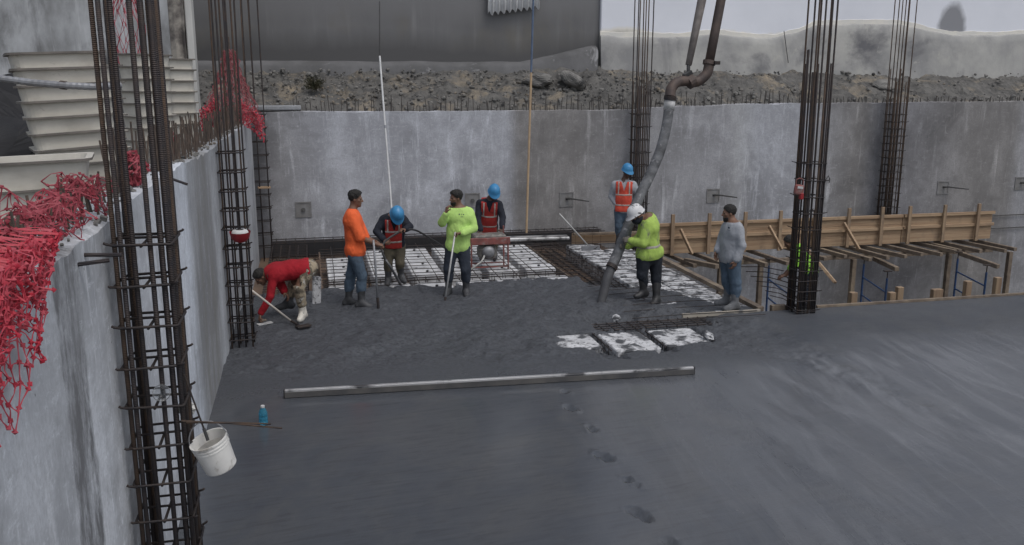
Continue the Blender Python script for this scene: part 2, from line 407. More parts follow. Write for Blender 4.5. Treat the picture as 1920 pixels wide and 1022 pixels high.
def vnoise(P, seed=0):
    """value noise on arrays of points (…,2|3) -> 0..1"""
    P = np.asarray(P, float); d = P.shape[-1]
    i = np.floor(P).astype(np.int64); f = P - i; f = f * f * (3 - 2 * f)
    out = np.zeros(P.shape[:-1])
    for c in range(2 ** d):
        o = [(c >> k) & 1 for k in range(d)]
        h = np.full(P.shape[:-1], seed * 1013 + 7, np.int64); wgt = np.ones(P.shape[:-1])
        for k in range(d):
            h = h * 31 + (i[..., k] + o[k]) * (73856093, 19349663, 83492791)[k]
            wgt = wgt * (f[..., k] if o[k] else 1 - f[..., k])
        h = (h ^ (h >> 13)) * 1274126177; h = (h ^ (h >> 16)) & 0xffff
        out += wgt * h / 65535.
    return out

def fbm(P, octv=4, seed=0, gain=.5):
    P = np.asarray(P, float); t = 0; a = 1; s = 0
    for k in range(octv):
        t = t + a * vnoise(P * 2 ** k + 17.3 * k, seed + k); s += a; a *= gain
    return t / s

def sstep(x, a, b):
    t = np.clip((x - a) / (b - a), 0, 1); return t * t * (3 - 2 * t)

def grid_mesh(name, xs, ys, Z, mat, keep=None, parent=None, smooth=True):
    nx, ny = len(xs), len(ys)
    X, Y = np.meshgrid(xs, ys, indexing='ij')
    V = np.stack([X, Y, Z], -1).reshape(-1, 3)
    i, j = np.meshgrid(np.arange(nx - 1), np.arange(ny - 1), indexing='ij')
    a = (i * ny + j); q = np.stack([a, a + ny, a + ny + 1, a + 1], -1)
    if keep is not None: q = q[keep]
    q = q.reshape(-1, 4)
    me = bpy.data.meshes.new(name)
    me.vertices.add(len(V)); me.vertices.foreach_set('co', V.ravel())
    me.loops.add(q.size); me.loops.foreach_set('vertex_index', q.ravel().astype(np.int32))
    me.polygons.add(len(q)); me.polygons.foreach_set('loop_start', np.arange(len(q), dtype=np.int32) * 4)
    me.polygons.foreach_set('use_smooth', np.full(len(q), smooth))
    me.update(calc_edges=True); me.materials.append(mat)
    o = bpy.data.objects.new(name, me); COL.objects.link(o)
    if parent: o.parent = parent
    return o

# ------------------------------------------------------------------ setting: ground and slab
LWX = -1.17           # face of the left wall
BWY = 20.0            # face of the back wall
EDGE_Y, EDGE_X = 12.05, 6.75

o = MB().box((10, 15, -3.3), (160, 160, .2)).build('ground', deck_dark); tag(o, kind='structure')

xs = np.concatenate([np.arange(LWX, 6.75, .033), [6.75], np.linspace(7.2, 30, 50)])
ys = np.concatenate([[-6, -3, 0, 2], np.arange(3, 9.4, .04), np.arange(9.4, 15.9, .03)])
X, Y = np.meshgrid(xs, ys, indexing='ij')
P2 = np.stack([X, Y], -1)
lump = (fbm(P2 * 1.3, 3, 1) - .5) * .16 + (fbm(P2 * 6, 4, 5) - .5) * .075 + (vnoise(P2 * 26, 9) - .5) * .02
wv = (fbm(P2 * .8, 3, 21) - .5)
rough = sstep(Y + wv * 1.8 + np.clip(X - 5.6, 0, 1) * 4, 10.0, 11.0) * (1 - sstep(X, 6.3, 6.7))
near_patch = np.exp(-(((X - 4.2) / 1.5) ** 2 + ((Y - 11.0) / .7) ** 2))
rough = np.clip(rough + near_patch * .5, 0, 1)
Z = (fbm(P2 * .6, 2, 3) - .5) * .012 + rough * (lump + .005)
Z += rough * .10 * np.exp(-(((X - 4.1) / .5) ** 2 + ((Y - 12.9) / .5) ** 2))       # heap under the hose
n1 = (fbm(P2 * 2.1, 4, 33) - .5); n2 = (fbm(P2 * 7, 3, 37) - .5)
NZ = n1 * .9 + n2 * .35
# where the pour has not covered the deck yet
e1 = sstep(Y + NZ * .55, 14.95, 15.2)                                    # rear limit of the pour
e2 = sstep(X, 4.62, 4.75) * (1 - sstep(X, 5.35, 5.5)) * sstep(Y + NZ * .5, 14.1, 14.5)
lim = 14.3 - (X - 5.4) * 1.45
e3 = sstep(X, 5.3, 5.45) * sstep(Y + NZ * .7, lim - .1, lim + .15) * (Y > 11.98) * (X < EDGE_X + .02)
e4 = .34 * sstep(X + n1, 3.7, 3.95) * (1 - sstep(X + n1, 5.7, 6.1)) * sstep(Y + n2 * .4, 11.5, 11.62) * (1 - sstep(Y + n2 * .6, 12.1, 12.4))
def patch(xa, xb, ya, yb, j=.12):
    return sstep(X + NZ * j, xa - .03, xa + .02) * (1 - sstep(X + NZ * j, xb - .02, xb + .03)) * sstep(Y + NZ * j, ya - .03, ya + .03) * (1 - sstep(Y + NZ * j, yb - .02, yb + .04))
e5 = np.maximum.reduce([patch(3.18, 3.72, 10.86, 11.5, .5), patch(3.86, 4.52, 10.62, 11.52, .25), patch(4.6, 5.32, 10.72, 11.52, .3)]) * .5
e5 = np.maximum(e5, patch(3.62, 3.92, 10.3, 11.5, .25) * .25); e5 = np.maximum(e5, patch(4.42, 4.68, 10.5, 11.5, .25) * .25)
ex = np.maximum.reduce([e1, e2, e3, e4, e5])
Z = Z * (1 - ex) - .30 * ex
for (px, py, ln) in ((1068, 765, .26), (1108, 803, .22), (1132, 855, .30), (1185, 903, .27), (1198, 962, .32), (1258, 1019, .24), (1060, 735, .2)):
    c = at(px, py, z=0); a = R(12 + 14 * random.random())
    u = (X - c[0]) * math.cos(a) + (Y - c[1]) * math.sin(a); v = -(X - c[0]) * math.sin(a) + (Y - c[1]) * math.cos(a)
    q = (u / .040) ** 2 + (v / (ln / 2.7)) ** 2 + (n2 * 3.2) + (vnoise(P2 * 38, 14) - .5) * .9
    Z -= .045 * (1 - sstep(q, .45, 1.1)); Z += .012 * np.exp(-((q - 1.8) / .6) ** 2) * (vnoise(P2 * 40, 4) > .45)
    Z += .010 * (1 - sstep(q, .3, 1.2)) * (vnoise(P2 * 33, 8) - .5)
XC = (X[:-1, :-1] + X[1:, 1:]) / 2; YC = (Y[:-1, :-1] + Y[1:, 1:]) / 2
keep = ~((XC > EDGE_X) & (YC > EDGE_Y))
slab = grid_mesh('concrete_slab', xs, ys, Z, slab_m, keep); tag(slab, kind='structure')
o = MB().box((18.4, EDGE_Y - .11, -.2), (23.2, .2, .37)).box((2.78, 15.1, -.38), (7.9, 9.8, .05)).build('plywood_deck', ply_m); tag(o, kind='structure')

# ------------------------------------------------------------------ walls
def starter_bars(parent, pts, hs, mat=starter_m, rr=.008):
    proto = {}
    for i, (p, h) in enumerate(zip(pts, hs)):
        k = round(h, 2)
        if k not in proto:
            b = MB().tube([(0, 0, -.06), (.004, .003, h * .5), (0, .006, h)], rr, 6).build('starter_bar', mat, parent, world=False)
            b.location = np.array(p) - np.array(parent.location); proto[k] = b
            b.rotation_euler = (random.uniform(-.1, .1), random.uniform(-.1, .1), 0)
        else:
            b = copy_part(proto[k], parent, np.array(p) - np.array(parent.location))
            b.rotation_euler = (random.uniform(-.12, .12), random.uniform(-.12, .12), random.random() * 6)

def rough_top_wall(mb, axis, a0, a1, face, thick, ztop, zbot, step=.12, amp=.03, chips=.05, seed=1, ztop_fn=None):
    """wall as a thick solid with an uneven, chipped top edge. axis 0: runs along X, face at y; axis 1: along Y, face at x"""
    n = int((a1 - a0) / step) + 1; A = np.linspace(a0, a1, n)
    zt = np.array([ztop_fn(a) if ztop_fn else ztop for a in A]) + (fbm(np.stack([A * 1.7, A * 0 + seed], -1), 4, seed) - .5) * amp * 2
    zf = zt - chips * np.clip(fbm(np.stack([A * 4, A * 0 + 3 + seed], -1), 3, seed + 2) - .42, 0, 1)
    s = 1 if thick > 0 else -1
    V = []
    for a, z, z2 in zip(A, zt, zf):
        row = [(face, zbot), (face, z2), (face + s * .045, z), (face + thick, z), (face + thick, zbot)]
        V += [((a, p, q) if axis == 0 else (p, a, q)) for p, q in row]
    F = []
    for i in range(n - 1):
        for k in range(4):
            f = (i * 5 + k, (i + 1) * 5 + k, (i + 1) * 5 + k + 1, i * 5 + k + 1)
            F.append(f if (axis == 0) == (s > 0) else f[::-1])
    F += [(0, 1, 2, 3, 4), tuple((n - 1) * 5 + k for k in (4, 3, 2, 1, 0))]
    mb.add(V, F); return A, zt

bw = thing('retaining_wall', 'long grey plastered retaining wall across the back of the site below a rubble bank', 'wall', (8, BWY, 0))
def bz(x): return 2.84 if x < 7.7 else 2.88 + min(1, max(0, (x - 7.7) / 3.5)) * .08 + .003 * max(0, x - 11)
mb = MB(); A, zt = rough_top_wall(mb, 0, -1.6, 30, BWY, .36, 2.85, -3.2, amp=.025, seed=3, ztop_fn=bz)
mb.build('wall_body', back_m, bw)
pts, hs = [], []
for i in range(100):
    x = -.35 + i * .198 + random.uniform(-.09, .09)
    pts.append((x, BWY + random.choice((.07, .26)), bz(x) - .02)); hs.append(random.choice((.10, .14, .2, .26, .3, .34, .38, .22)) if x < 12.3 else random.choice((.12, .15, .1)))
starter_bars(bw, pts, hs, starter2_m, rr=.010)
mb = MB()
for i in range(150):
    x = -.3 + i * .13 + random.uniform(-.04, .04); h = random.uniform(.08, .36) * (1 if x < 12.3 else .45)
    mb.tube([(x, BWY + .17, bz(x) - .03), (x + random.uniform(-.03, .03), BWY + .17 + random.uniform(-.03, .03), bz(x) + h)], .009, 5)
tag(mb.build('starter_bar_row', starter2_m, bw), kind='stuff')
plate_m = M('anchor_plate_steel', (.16, .155, .15), (.22, .22, .225), 5, rough=.7)
plate_d = M('anchor_recess_dark', (.06, .058, .056), (.1, .1, .1), 5, rough=.8)
for (px, py, bar) in ((569, 393, 0), (1062, 374, 1), (1337, 367, 1), (1768, 352, 1), (1913, 344, 1), (886, 376, 0)):
    c = at(px, py, y=BWY)
    p = MB()
    s_ = .16
    for (dx, dz, sx, sz) in ((0, s_, 2 * s_ + .03, .03), (0, -s_, 2 * s_ + .03, .03), (-s_, 0, .03, 2 * s_ - .035), (s_, 0, .03, 2 * s_ - .035)):
        p.box((c[0] + dx, BWY - .006, c[2] + dz), (sx, .02, sz))
    p.box((c[0], BWY - .002, c[2]), (2 * s_ - .034, .008, 2 * s_ - .034))
    pl = p.build('anchor_plate', plate_m, bw)
    if bar:
        MB().tube([(c[0], BWY, c[2] + .02), (c[0] + .08, BWY - .1, c[2] + .03), (c[0] + .42, BWY - .45, c[2] + .0)], [.03, .02, .014], 8).build('anchor_bar', plate_d, pl)
    else:
        MB().tube([(c[0], BWY, c[2]), (c[0], BWY - .04, c[2])], .045, 10).build('anchor_hole', plate_d, pl)
# thin hook bars low on the wall to the right
for (px, py) in ((1550, 338),):
    c = at(px, py, y=BWY - .02)
    MB().tube([(c[0] - .05, BWY, c[2] - .1), (c[0] - .05, BWY - .06, c[2] + .02), (c[0], BWY - .08, c[2] + .12), (c[0] + .06, BWY - .06, c[2] + .04), (c[0] + .06, BWY - .05, c[2] - .06)], .012, 6).build('hook_bar', plate_d, bw)
for dz in (0, -.35):
    c = at(1862, 405, y=BWY - .1)
    MB().tube([(c[0] - .2, BWY - .05, c[2] + dz), (c[0] + 3.5, BWY - .05, c[2] + dz + .02)], .014, 6).build('tie_bar', plate_d, bw)
# concrete ledge block on the wall's left end
MB().box((at(520, 205, y=20.1)[0] - .05, BWY + .2, 2.93), (1.1, .36, .1), bev=.02).build('coping_block', left_m, bw)

lw = thing('boundary_wall', 'tall whitish plastered wall along the left side with rusty starter bars on its top', 'wall', (LWX, 8, 0))
def lz(y): return 2.70 + .05 * math.exp(-((y - 8) / 1.6) ** 2) - .0 * y
mb = MB(); rough_top_wall(mb, 1, -4, 19.45, LWX, -.27, 2.7, -3.2, step=.05, amp=.02, chips=.07, seed=8, ztop_fn=lz)
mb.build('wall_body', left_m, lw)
pts, hs = [], []
for i in range(100):
    y = 3.2 + i * .162
    pts.append((LWX - random.choice((.08, .2)), y + random.uniform(-.03, .03), lz(y) - .02)); hs.append(random.choice((.3, .34, .38, .42, .46)) * (.62 if y < 6.3 else 1. if y < 12 else .9))
starter_bars(lw, pts, hs)
mb = MB()
for i in range(170):
    y = 3.2 + i * .0955
    mb.tube([(LWX - .14, y, lz(y) - .03), (LWX - .14 + random.uniform(-.05, .05), y + random.uniform(-.05, .05), lz(y) + random.uniform(.22, .42) * (.6 if y < 6.3 else 1))], .007, 5)
tag(mb.build('starter_bar_row', starter_m, lw), kind='stuff')
for (px, py, qx) in ((158, 478, 228), (146, 496, 205), (312, 332, 352)):
    c = at(px, py, x=LWX); e = at(qx, py + (0 if py == 478 else -8 if py == 496 else 14), y=c[1] + .02)
    MB().tube([c, e], .011, 8).build('dowel_bar', rebar_m, lw)
# mortar crumbs on the top
V = MB()
for i in range(420):
    y = 3.2 + random.random() * 16; r_ = random.uniform(.006, .02)
    V.box((LWX - random.uniform(.02, .25), y, lz(y) + r_ * .5), (r_ * 2, r_ * 1.6, r_ * 1.3), rot=Matrix.Rotation(random.random() * 3, 3, 'X') @ Matrix.Rotation(random.random() * 3, 3, 'Z'))
tag(V.build('mortar_crumbs', rock_m, lw), kind='stuff')

# upper walls behind the bank
uw = thing('rendered_wall', 'dark smooth grey rendered building wall behind the rubble bank, left of the white painted wall', 'wall', (2, 22.3, 3.5))
MB().box((2.47, 22.55, 7.2), (9.9, .5, 8)).build('wall_body', upper_dark_m, uw)
xx = np.linspace(-2.5, 7.3, 110)
mb = MB(); V = []; F = []
for i, x in enumerate(xx):
    t = 3.93 + .05 * (fbm(np.array([[x * 1.1, 0]]), 3, 4)[0] - .5) + max(0, x - 5.3) * .22 * (1 if x < 6.6 else 1)
    t = min(t, 4.35); d = .12 + .1 * fbm(np.array([[x * 2.1, 5]]), 3, 6)[0]
    V += [(x, 22.3, t + .04), (x, 22.3 - d * .7, t), (x, 22.3 - d - .05, t - .1), (x, 22.3 - d - .1, 3.2)]
for i in range(len(xx) - 1):
    for k in range(3): F.append((i * 4 + k, i * 4 + k + 1, i * 4 + k + 5, i * 4 + k + 4))
mb.add(V, F).build('cement_footing', M('cement_footing', (.135, .135, .14), (.09, .09, .092), 1.5, rough=.85, bump=.5, bscale=6, spot=((.30, .30, .31), 1.6, .62, .7)), uw, smooth=True)
MB().tube([at(712, 2, y=22.29), at(712, 112, y=22.29)], .006, 5).build('joint_line', plate_d, uw)

ww = thing('painted_wall', 'tall bluish white painted building wall with a bare cement band along its foot', 'wall', (20, 22.2, 3.5))
MB().box((23.7, 22.5, 7.2), (32.6, .62, 8), bev=.02).build('wall_body', upper_white_m, ww)
zp = [at(px, py, y=22.1) for px, py in ((1118, 64), (1160, 70), (1240, 72), (1330, 66), (1380, 70), (1450, 73), (1500, 62), (1530, 49), (1600, 46), (1690, 47), (1740, 58), (1790, 67), (1850, 68), (1930, 64), (2100, 70), (3500, 70))]
zx = [p[0] for p in zp]; zz_ = [p[2] for p in zp]
V = []; F = []; xx = np.concatenate([np.arange(7.38, 22, .05), np.arange(22, 39.9, .3)])
for x in xx:
    q = np.array([[x * 1.3, 2.]]); q2 = np.array([[x * 5, 3.]])
    ze = np.interp(x, zx, zz_) + .05 * (fbm(q, 4, 3)[0] - .5) + .03 * (fbm(q2, 3, 6)[0] - .5)
    d = .05 + .05 * fbm(q, 3, 9)[0]
    V += [(x, 22.188, ze + .03), (x, 22.19 - d * .55, ze + .012), (x, 22.19 - d, ze - .03)]
    for k in range(1, 9):
        z = ze - .03 - k * (ze - 3.3) / 8.5
        V.append((x, 22.19 - d - .05 * (fbm(np.array([[x * 1.6, z * 2.2]]), 4, 12)[0] - .2) - .015 * k, z))
for i in range(len(xx) - 1):
    for k in range(10): F.append((i * 11 + k, i * 11 + k + 1, i * 11 + k + 12, i * 11 + k + 11))
cv = []; cf = []
for i, x in enumerate(xx):
    top = V[i * 11][2]; hgt = .05 + .10 * fbm(np.array([[x * 1.7, 8.]]), 4, 4)[0]
    cv += [(x, 22.176, top - .04), (x, 22.176, top + hgt), (x, 22.19, top + hgt + .006)]
for i in range(len(xx) - 1):
    for k in range(2): cf.append((i * 3 + k, i * 3 + k + 1, i * 3 + k + 4, i * 3 + k + 3))
MB().add(cv, cf).build('lit_edge_line', M('cream_lit_edge', (.74, .71, .64), (.64, .63, .60), 2, 8, rough=.8, bump=.2, bscale=9), ww)  # cream strip paints the light along the band's top edge
band_c = M('bare_cement', (.42, .415, .395), (.25, .25, .252), .8, 10, rough=.85, bump=.4, bscale=7, spot=((.13, .13, .14), .55, .52, .68), streak=((.42, .41, .38), 2.2, .60, .74))
MB().add(V, F).build('cement_band', band_c, ww, smooth=True)
MB().tube([at(1470, 58, y=22.03), at(1478, 118, y=21.95)], .012, 6).build('wire_stub', plate_d, ww)

gl = thing('patchy_wall', 'stained grey rendered wall with a crumbled right edge behind the stacked waffle pans', 'wall', (-5, 18.5, 2.5))
gx = at(318, 60, y=18.5)[0]
MB().box(((gx - 16) / 2, 18.75, 6.5), (gx + 16, .5, 8)).build('wall_body', upper_left_m, gl)
mb = MB(); V = []; F = []
zz = np.linspace(2.5, 10.5, 80)
for z in zz:
    o1 = .06 * (fbm(np.array([[z * 3, 1.]]), 3, 2)[0] - .5)
    o2 = .05 * (fbm(np.array([[z * 4, 4.]]), 3, 5)[0] - .5)
    V += [(gx + .003, 18.5, z), (gx + .10 + o2, 18.47 + o1, z), (gx + .22 + o2, 18.53 - o1, z), (gx + .27 + o2, 18.5 + o1, z), (gx + .29 + o1, 18.6, z), (gx + .29 + o1, 19, z)]
for i in range(len(zz) - 1):
    for k in range(5): F.append((i * 6 + k, i * 6 + k + 1, i * 6 + k + 7, i * 6 + k + 6))
mb.add(V, F).build('crumbled_edge', crumble_m, gl)
MB().box((gx + .36, 18.72, 6.5), (.13, .4, 8), bev=.02).build('pale_jamb', M('pale_render', (.52, .52, .5), (.36, .36, .35), 2, 8, stretch=(1, 1, .3), rough=.8, spot=((.12, .12, .12), 2, .6, .7, (1, 1, .3))), gl)

# rubble bank on top of the back wall and the ground behind the left wall
xs = np.arange(-3.2, 30, .07); ys = np.arange(20.3, 22.75, .06)
X, Y = np.meshgrid(xs, ys, indexing='ij'); P2 = np.stack([X, Y], -1)
t = np.clip((Y - 20.36) / 1.75, 0, 1)
Z = 2.80 + t ** .8 * (.92 + .08 * sstep(X, 12, 14)) + (fbm(P2 * 1.4, 4, 14) - .5) * .30 * np.minimum(1, t * 4) + np.abs(fbm(P2 * 4.2, 4, 15) - .5) * .22 * np.minimum(1, t * 5) * (1 - .5 * sstep(X, 12, 14)) + (vnoise(P2 * 11, 3) - .5) * .06
Z -= .10 * sstep(X, 12, 15)
o = grid_mesh('rubble_bank', xs, ys, Z, soil_m, smooth=False); tag(o, kind='structure')
xs = np.arange(-18, -1.4, .2); ys = np.arange(-4, 20.6, .2)
X, Y = np.meshgrid(xs, ys, indexing='ij'); P2 = np.stack([X, Y], -1)
Z = 2.12 + .45 * sstep(Y, 8.5, 11.5) + (fbm(P2 * 1.2, 4, 4) - .5) * .16
o = grid_mesh('ground_terrace', xs, ys, Z, soil_m); tag(o, kind='structure')

def rock_mesh(mb, c, r, seed, n=7, m=5):
    # squashed icosphere-like lump from a latitude grid with noise
    V = []
    for j in range(1, m):
        th = math.pi * j / m
        for i in range(n):
            ph = 2 * math.pi * i / n + j * .4
            V.append((math.sin(th) * math.cos(ph), math.sin(th) * math.sin(ph), math.cos(th)))
    V += [(0, 0, 1), (0, 0, -1)]
    V = np.array(V); V *= (.7 + .6 * vnoise(V * 1.7 + seed * 3.1, seed % 50) + (.10 * (fbm(V * 2.5 + seed, 2, 2) - .5) if n > 7 else 0))[:, None]
    V = V * np.array([1, .8, .62 if n < 20 or seed == 12 else .42]) * r
    rt = Matrix.Rotation(seed * 1.3, 3, 'Z') @ Matrix.Rotation(seed * .7, 3, 'X')
    V = V @ np.array(rt).T + np.array(c)
    F = []
    for j in range(m - 2):
        for i in range(n): F.append((j * n + i, (j + 1) * n + i, (j + 1) * n + (i + 1) % n, j * n + (i + 1) % n))
    T, B = n * (m - 1), n * (m - 1) + 1
    for i in range(n): F.append((T, i, (i + 1) % n)); F.append((B, (m - 2) * n + (i + 1) % n, (m - 2) * n + i))
    mb.add(V, F)

mb = MB()
for i in range(2600):
    x = random.uniform(-2.6, 20); t = random.random() ** 1.2
    if x > 12.5 and random.random() < .75: continue
    y = 20.4 + t * 1.7; z = 2.81 + t ** .8 * .92
    rock_mesh(mb, (x, y, z + random.uniform(0, .08)), random.choice((.016, .02, .025, .03, .04, .055)) * random.uniform(.7, 1.3), i)
o = mb.build('rubble_stones', rock_m); tag(o, kind='stuff', label='loose stones and rubble scattered over the bank behind the back wall')

for (px, py, r, lab) in ((1190, 152, .42, 'rounded grey boulder on the bank between the tan pole and the pump hose'),
                         (1010, 150, .36, 'broad dark slab of broken concrete jutting from the bank behind the tan pole'),
                         (1660, 160, .3, 'grey crusted lump of concrete on the bank between the two right rebar columns')):
    mb = MB(); c = at(px if px != 1190 else 1075, py, y=21.3); rock_mesh(mb, c, r, int(px), 26, 16); tag(mb.build('boulder', rock_m), lab, 'boulder')

# dry bush on the bank
c = at(590, 168, y=20.9)
bu = thing('dry_bush', 'small dark scrubby bush growing on the rubble bank', 'bush', c)
mb = MB(); mt = MB()
for i in range(60):
    d = np.array([random.gauss(0, .6), random.gauss(0, .4), abs(random.gauss(.7, .4))]); d /= np.linalg.norm(d); l = random.uniform(.12, .34)
    mt.tube([c, c + d * l * .5, c + d * l], .004, 4)
    for k in range(14):
        p = c + d * l * random.uniform(.45, 1.05) + np.array([random.gauss(0, .03) for _ in range(3)])
        u = np.array([random.gauss(0, 1) for _ in range(3)]); u /= np.linalg.norm(u); v = np.cross(u, (.3, .5, .8)); v /= np.linalg.norm(v)
        mb.add([p - u * .022, p + v * .01, p + u * .022, p - v * .01], [(0, 1, 2, 3)])
mt.build('twigs', leaf_m, bu); mb.build('foliage', leaf_m, bu)

# white corrugated sheet hanging at the top of the dark wall
mb = MB(); V = []; n = 54
a, b = at(918, 22, y=22.1), at(1015, 14, y=22.1)
for i in range(n + 1):
    f = i / n; x = a[0] + (b[0] - a[0]) * f; y = 22.12 + .035 * math.sin(f * 2 * math.pi * 9)
    zb = a[2] + (b[2] - a[2]) * f + .05 * math.sin(f * 2 * math.pi * 9) + random.uniform(-.015, .015) - .05 * (1 - f)
    V += [(x - .04, y, zb), (x, y, zb + 1.6), (x, y + .012, zb + 1.6), (x - .04, y + .012, zb)]
F = []
for i in range(n):
    for k in range(4): F.append((i * 4 + k, (i + 1) * 4 + k, (i + 1) * 4 + (k + 1) % 4, i * 4 + (k + 1) % 4))
o = mb.add(V, F).build('corrugated_sheet', M('white_sheet', (.74, .75, .76), (.62, .63, .64), 5, rough=.6), smooth=True)
tag(o, 'white corrugated sheet with a ragged lower edge hanging high on the dark wall', 'sheet')

# ------------------------------------------------------------------ rebar column cages
def column(label, loc, sx, sy, z_rings, ztop, zlap, rb=.0125, rt=.006, bars=None, rz=0., rnd_r=.03, bmat=rebar_m):
    """bars: (x, y, 1 = runs on upwards, 0 = ends at the lap)"""
    o = thing('rebar_column', label, 'rebar column', loc, 'rebar column cages', rz)
    protos = {}
    for idx, (x, y, up) in enumerate(bars):
        m = bmat if idx % 3 else rebar2_m
        l = (ztop if up else zlap + random.choice((-.12, 0, .1, .2))) + .1
        k = (round(l, 3), m.name)
        if k not in protos:
            b = MB().tube([(0, 0, 0), (0, 0, l * .5), (0, 0, l)], rb, 8).build('vertical_bar', m, o, world=False, smooth=True); protos[k] = b
        else: b = copy_part(protos[k], o)
        b.location = (x, y, -.1); b.rotation_euler = (random.uniform(-.004, .004), random.uniform(-.004, .004), random.random())
    ring = []
    hx, hy = sx / 2, sy / 2; r = rnd_r
    for (cx, cy, a0) in ((hx - r, hy - r, 0), (-hx + r, hy - r, 90), (-hx + r, -hy + r, 180), (hx - r, -hy + r, 270)):
        for k in range(4):
            a = R(a0 + 30 * k); ring.append((cx + r * math.cos(a), cy + r * math.sin(a), .004 * math.sin(a * 2)))
    rp = None
    for i, z in enumerate(z_rings):
        if rp is None:
            mb = MB().tube(ring, rt, 6, closed=True)
            for (hx_, hy_, dx, dy) in ((hx, -hy, .03, -.02), (-hx, -hy, -.02, -.02), (hx, hy, .03, .01)):
                mb.tube([(hx_ - np.sign(hx_) * .03, hy_ + .01, 0), (hx_ + dx * .6, hy_ + dy, .012), (hx_ + dx, hy_ + dy, .02)], rt * .9, 5)
            mb.tube([(-hx, 0, .012), (hx, 0, .012)], rt, 6).tube([(0, -hy, -.01), (0, hy, -.01)], rt, 6)
            rp = mb.build('stirrup', tie_m, o, world=False, smooth=True); s = rp
        else: s = copy_part(rp, o)
        s.location = (random.uniform(-.006, .006), random.uniform(-.006, .006), z)
        s.rotation_euler = (random.uniform(-.03, .03), random.uniform(-.03, .03), 0 if i % 2 else math.pi)
    return o

NB = []
for cx in (-1, 1):
    for cy in (-1, 1):
        NB += [(cx * .143, cy * .150, 1), (cx * (.143 - .030), cy * .150, 0)]
        NB += [(cx * .143, cy * .120, 0)] if cx > 0 else []
NB += [(-.035, -.150, 1), (.045, -.150, 0), (-.005, .150, 1), (.06, .15, 0), (.145, -.01, 1)]
column('tall dark rebar column nearest the camera at the left, in front of the white bucket', (-.965, 5.46, 0), .33, .36,
       [.14 + .245 * i for i in range(11)], 7, 4.6, rb=.0145, rt=.0085, bars=NB)
def grid_bars(sx, sy, nx, ny, pair=True, keep=None):
    out = []
    for i in range(nx):
        for j in range(ny):
            if i in (0, nx - 1) or j in (0, ny - 1):
                x = (i / (nx - 1) - .5) * (sx - .05); y = (j / (ny - 1) - .5) * (sy - .05)
                cor = i in (0, nx - 1) and j in (0, ny - 1)
                out.append((x, y, 1 if cor or (i + j) % 2 == 0 else 0))
                if pair and cor: out.append((x - math.copysign(.03, x), y, 0))
    return out
column('rebar column cage standing against the left wall behind the bent worker in red', (-1.0, 12.02, 0), .32, .33,
       [.1 + .25 * i for i in range(11)], 7, 7, rb=.0115, rt=.0095, bars=grid_bars(.32, .33, 4, 2, False))
column('thin rebar ladder column in the far left corner of the two walls', (at(494, 452, y=19.75)[0], 19.72, -.3), .40, .30,
       [.25 + .285 * i for i in range(11)], 7, 7, rb=.012, rt=.009, bars=grid_bars(.40, .30, 3, 2, False))
column('rebar column rising behind the hanging pump hose against the back wall', (at(1198, 300, y=19.72)[0], 19.70, -.4), .38, .36,
       [.15 + .3 * i for i in range(11)], 8, 3.9, rb=.0135, rt=.009, bars=grid_bars(.38, .36, 5, 2))
column('dense rebar column at the slab edge right of the worker in the grey shirt', (7.335, 11.93, 0), .355, .35,
       [.03, .06] + [.2 + .155 * i for i in range(6)] + [1.3 + .25 * i for i in range(5)], 7, 3.75, rb=.0135, rt=.0075, rnd_r=.06, bars=grid_bars(.345, .35, 6, 3))
column('rusty rebar column rising behind the timber formwork at the right end of the back wall', (at(1663, 405, y=19.72)[0], 19.72, -.3), .42, .34,
       [.1 + .18 * i for i in range(17)], 8, 3.9, rb=.0125, rt=.007, bmat=rebar2_m, bars=grid_bars(.42, .34, 5, 2))
o = MB().box((at(495, 352, y=19.6)[0], 19.66, at(495, 352, y=19.6)[2]), (.26, .2, .035), rz=.1, bev=.005).build('wood_offcut', wood_m)
tag(o, 'small pale wood offcut lodged in the thin corner rebar column', 'wood piece')

# ------------------------------------------------------------------ polystyrene blocks, deck reinforcement
def block_proto(w, d, h, mat, seed, spacer=True):
    mb = MB(); n = 7
    xs = np.linspace(-w / 2, w / 2, n); ys = np.linspace(-d / 2, d / 2, n)
    mb.box((0, 0, h / 2), (w, d, h), bev=.018)
    mb2 = mb
    for (x, y) in ((.02, -.01),) if spacer else ():
        mb2.box((x * w / .6, y * d / .6, h + .016), (.045, .04, .034), rz=seed + x, bev=.006, mi=1)
    return mb.build('foam_block', [mat, black_rubber] if spacer else mat)
proto = block_proto(.625, .66, .28, foam_m, .3)
G = 'white foam blocks on the deck'
LB = {'A': 'white foam block under the wire mesh beyond the fresh concrete', 'F': 'splashed white foam block in the strip beside the deck edge board', 'R': 'white foam block half swallowed by the front edge of the pour',}
first = True
def place_block(x, y, sx, sy, lab, mat=None):
    global first
    if first: o = proto; first = False
    else: o = proto.copy(); COL.objects.link(o)
    o.location = (x, y, -.345 + random.uniform(-.006, .006)); o.scale = (sx, sy, 1)
    o.rotation_euler = (0, 0, random.uniform(-.012, .012))
    tag(o, lab, 'foam block', G)
    if mat is not None:
        o.data = splash_me
    return o
splash = block_proto(.625, .66, .30, foamd_m, .8, False); splash_me = splash.data; bpy.data.objects.remove(splash)
cols = [.52, 1.34, 2.07, 2.80, 3.53, 4.27]
for cx in cols:
    for r_ in range(4):
        if cx < .6 and r_ == 3: continue
        place_block(cx, 16.42 + r_ * .72, .95, .92, LB['A'])
    place_block(cx, 15.14, 1.0, 1.12, LB['R'])
for j in range(9):
    for cx in (5.74, 6.38):
        y = 18.1 - j * .69
        if y > 18.0 and cx > 6: continue
        place_block(cx, y, .98, .98, LB['F'], foamd_m)
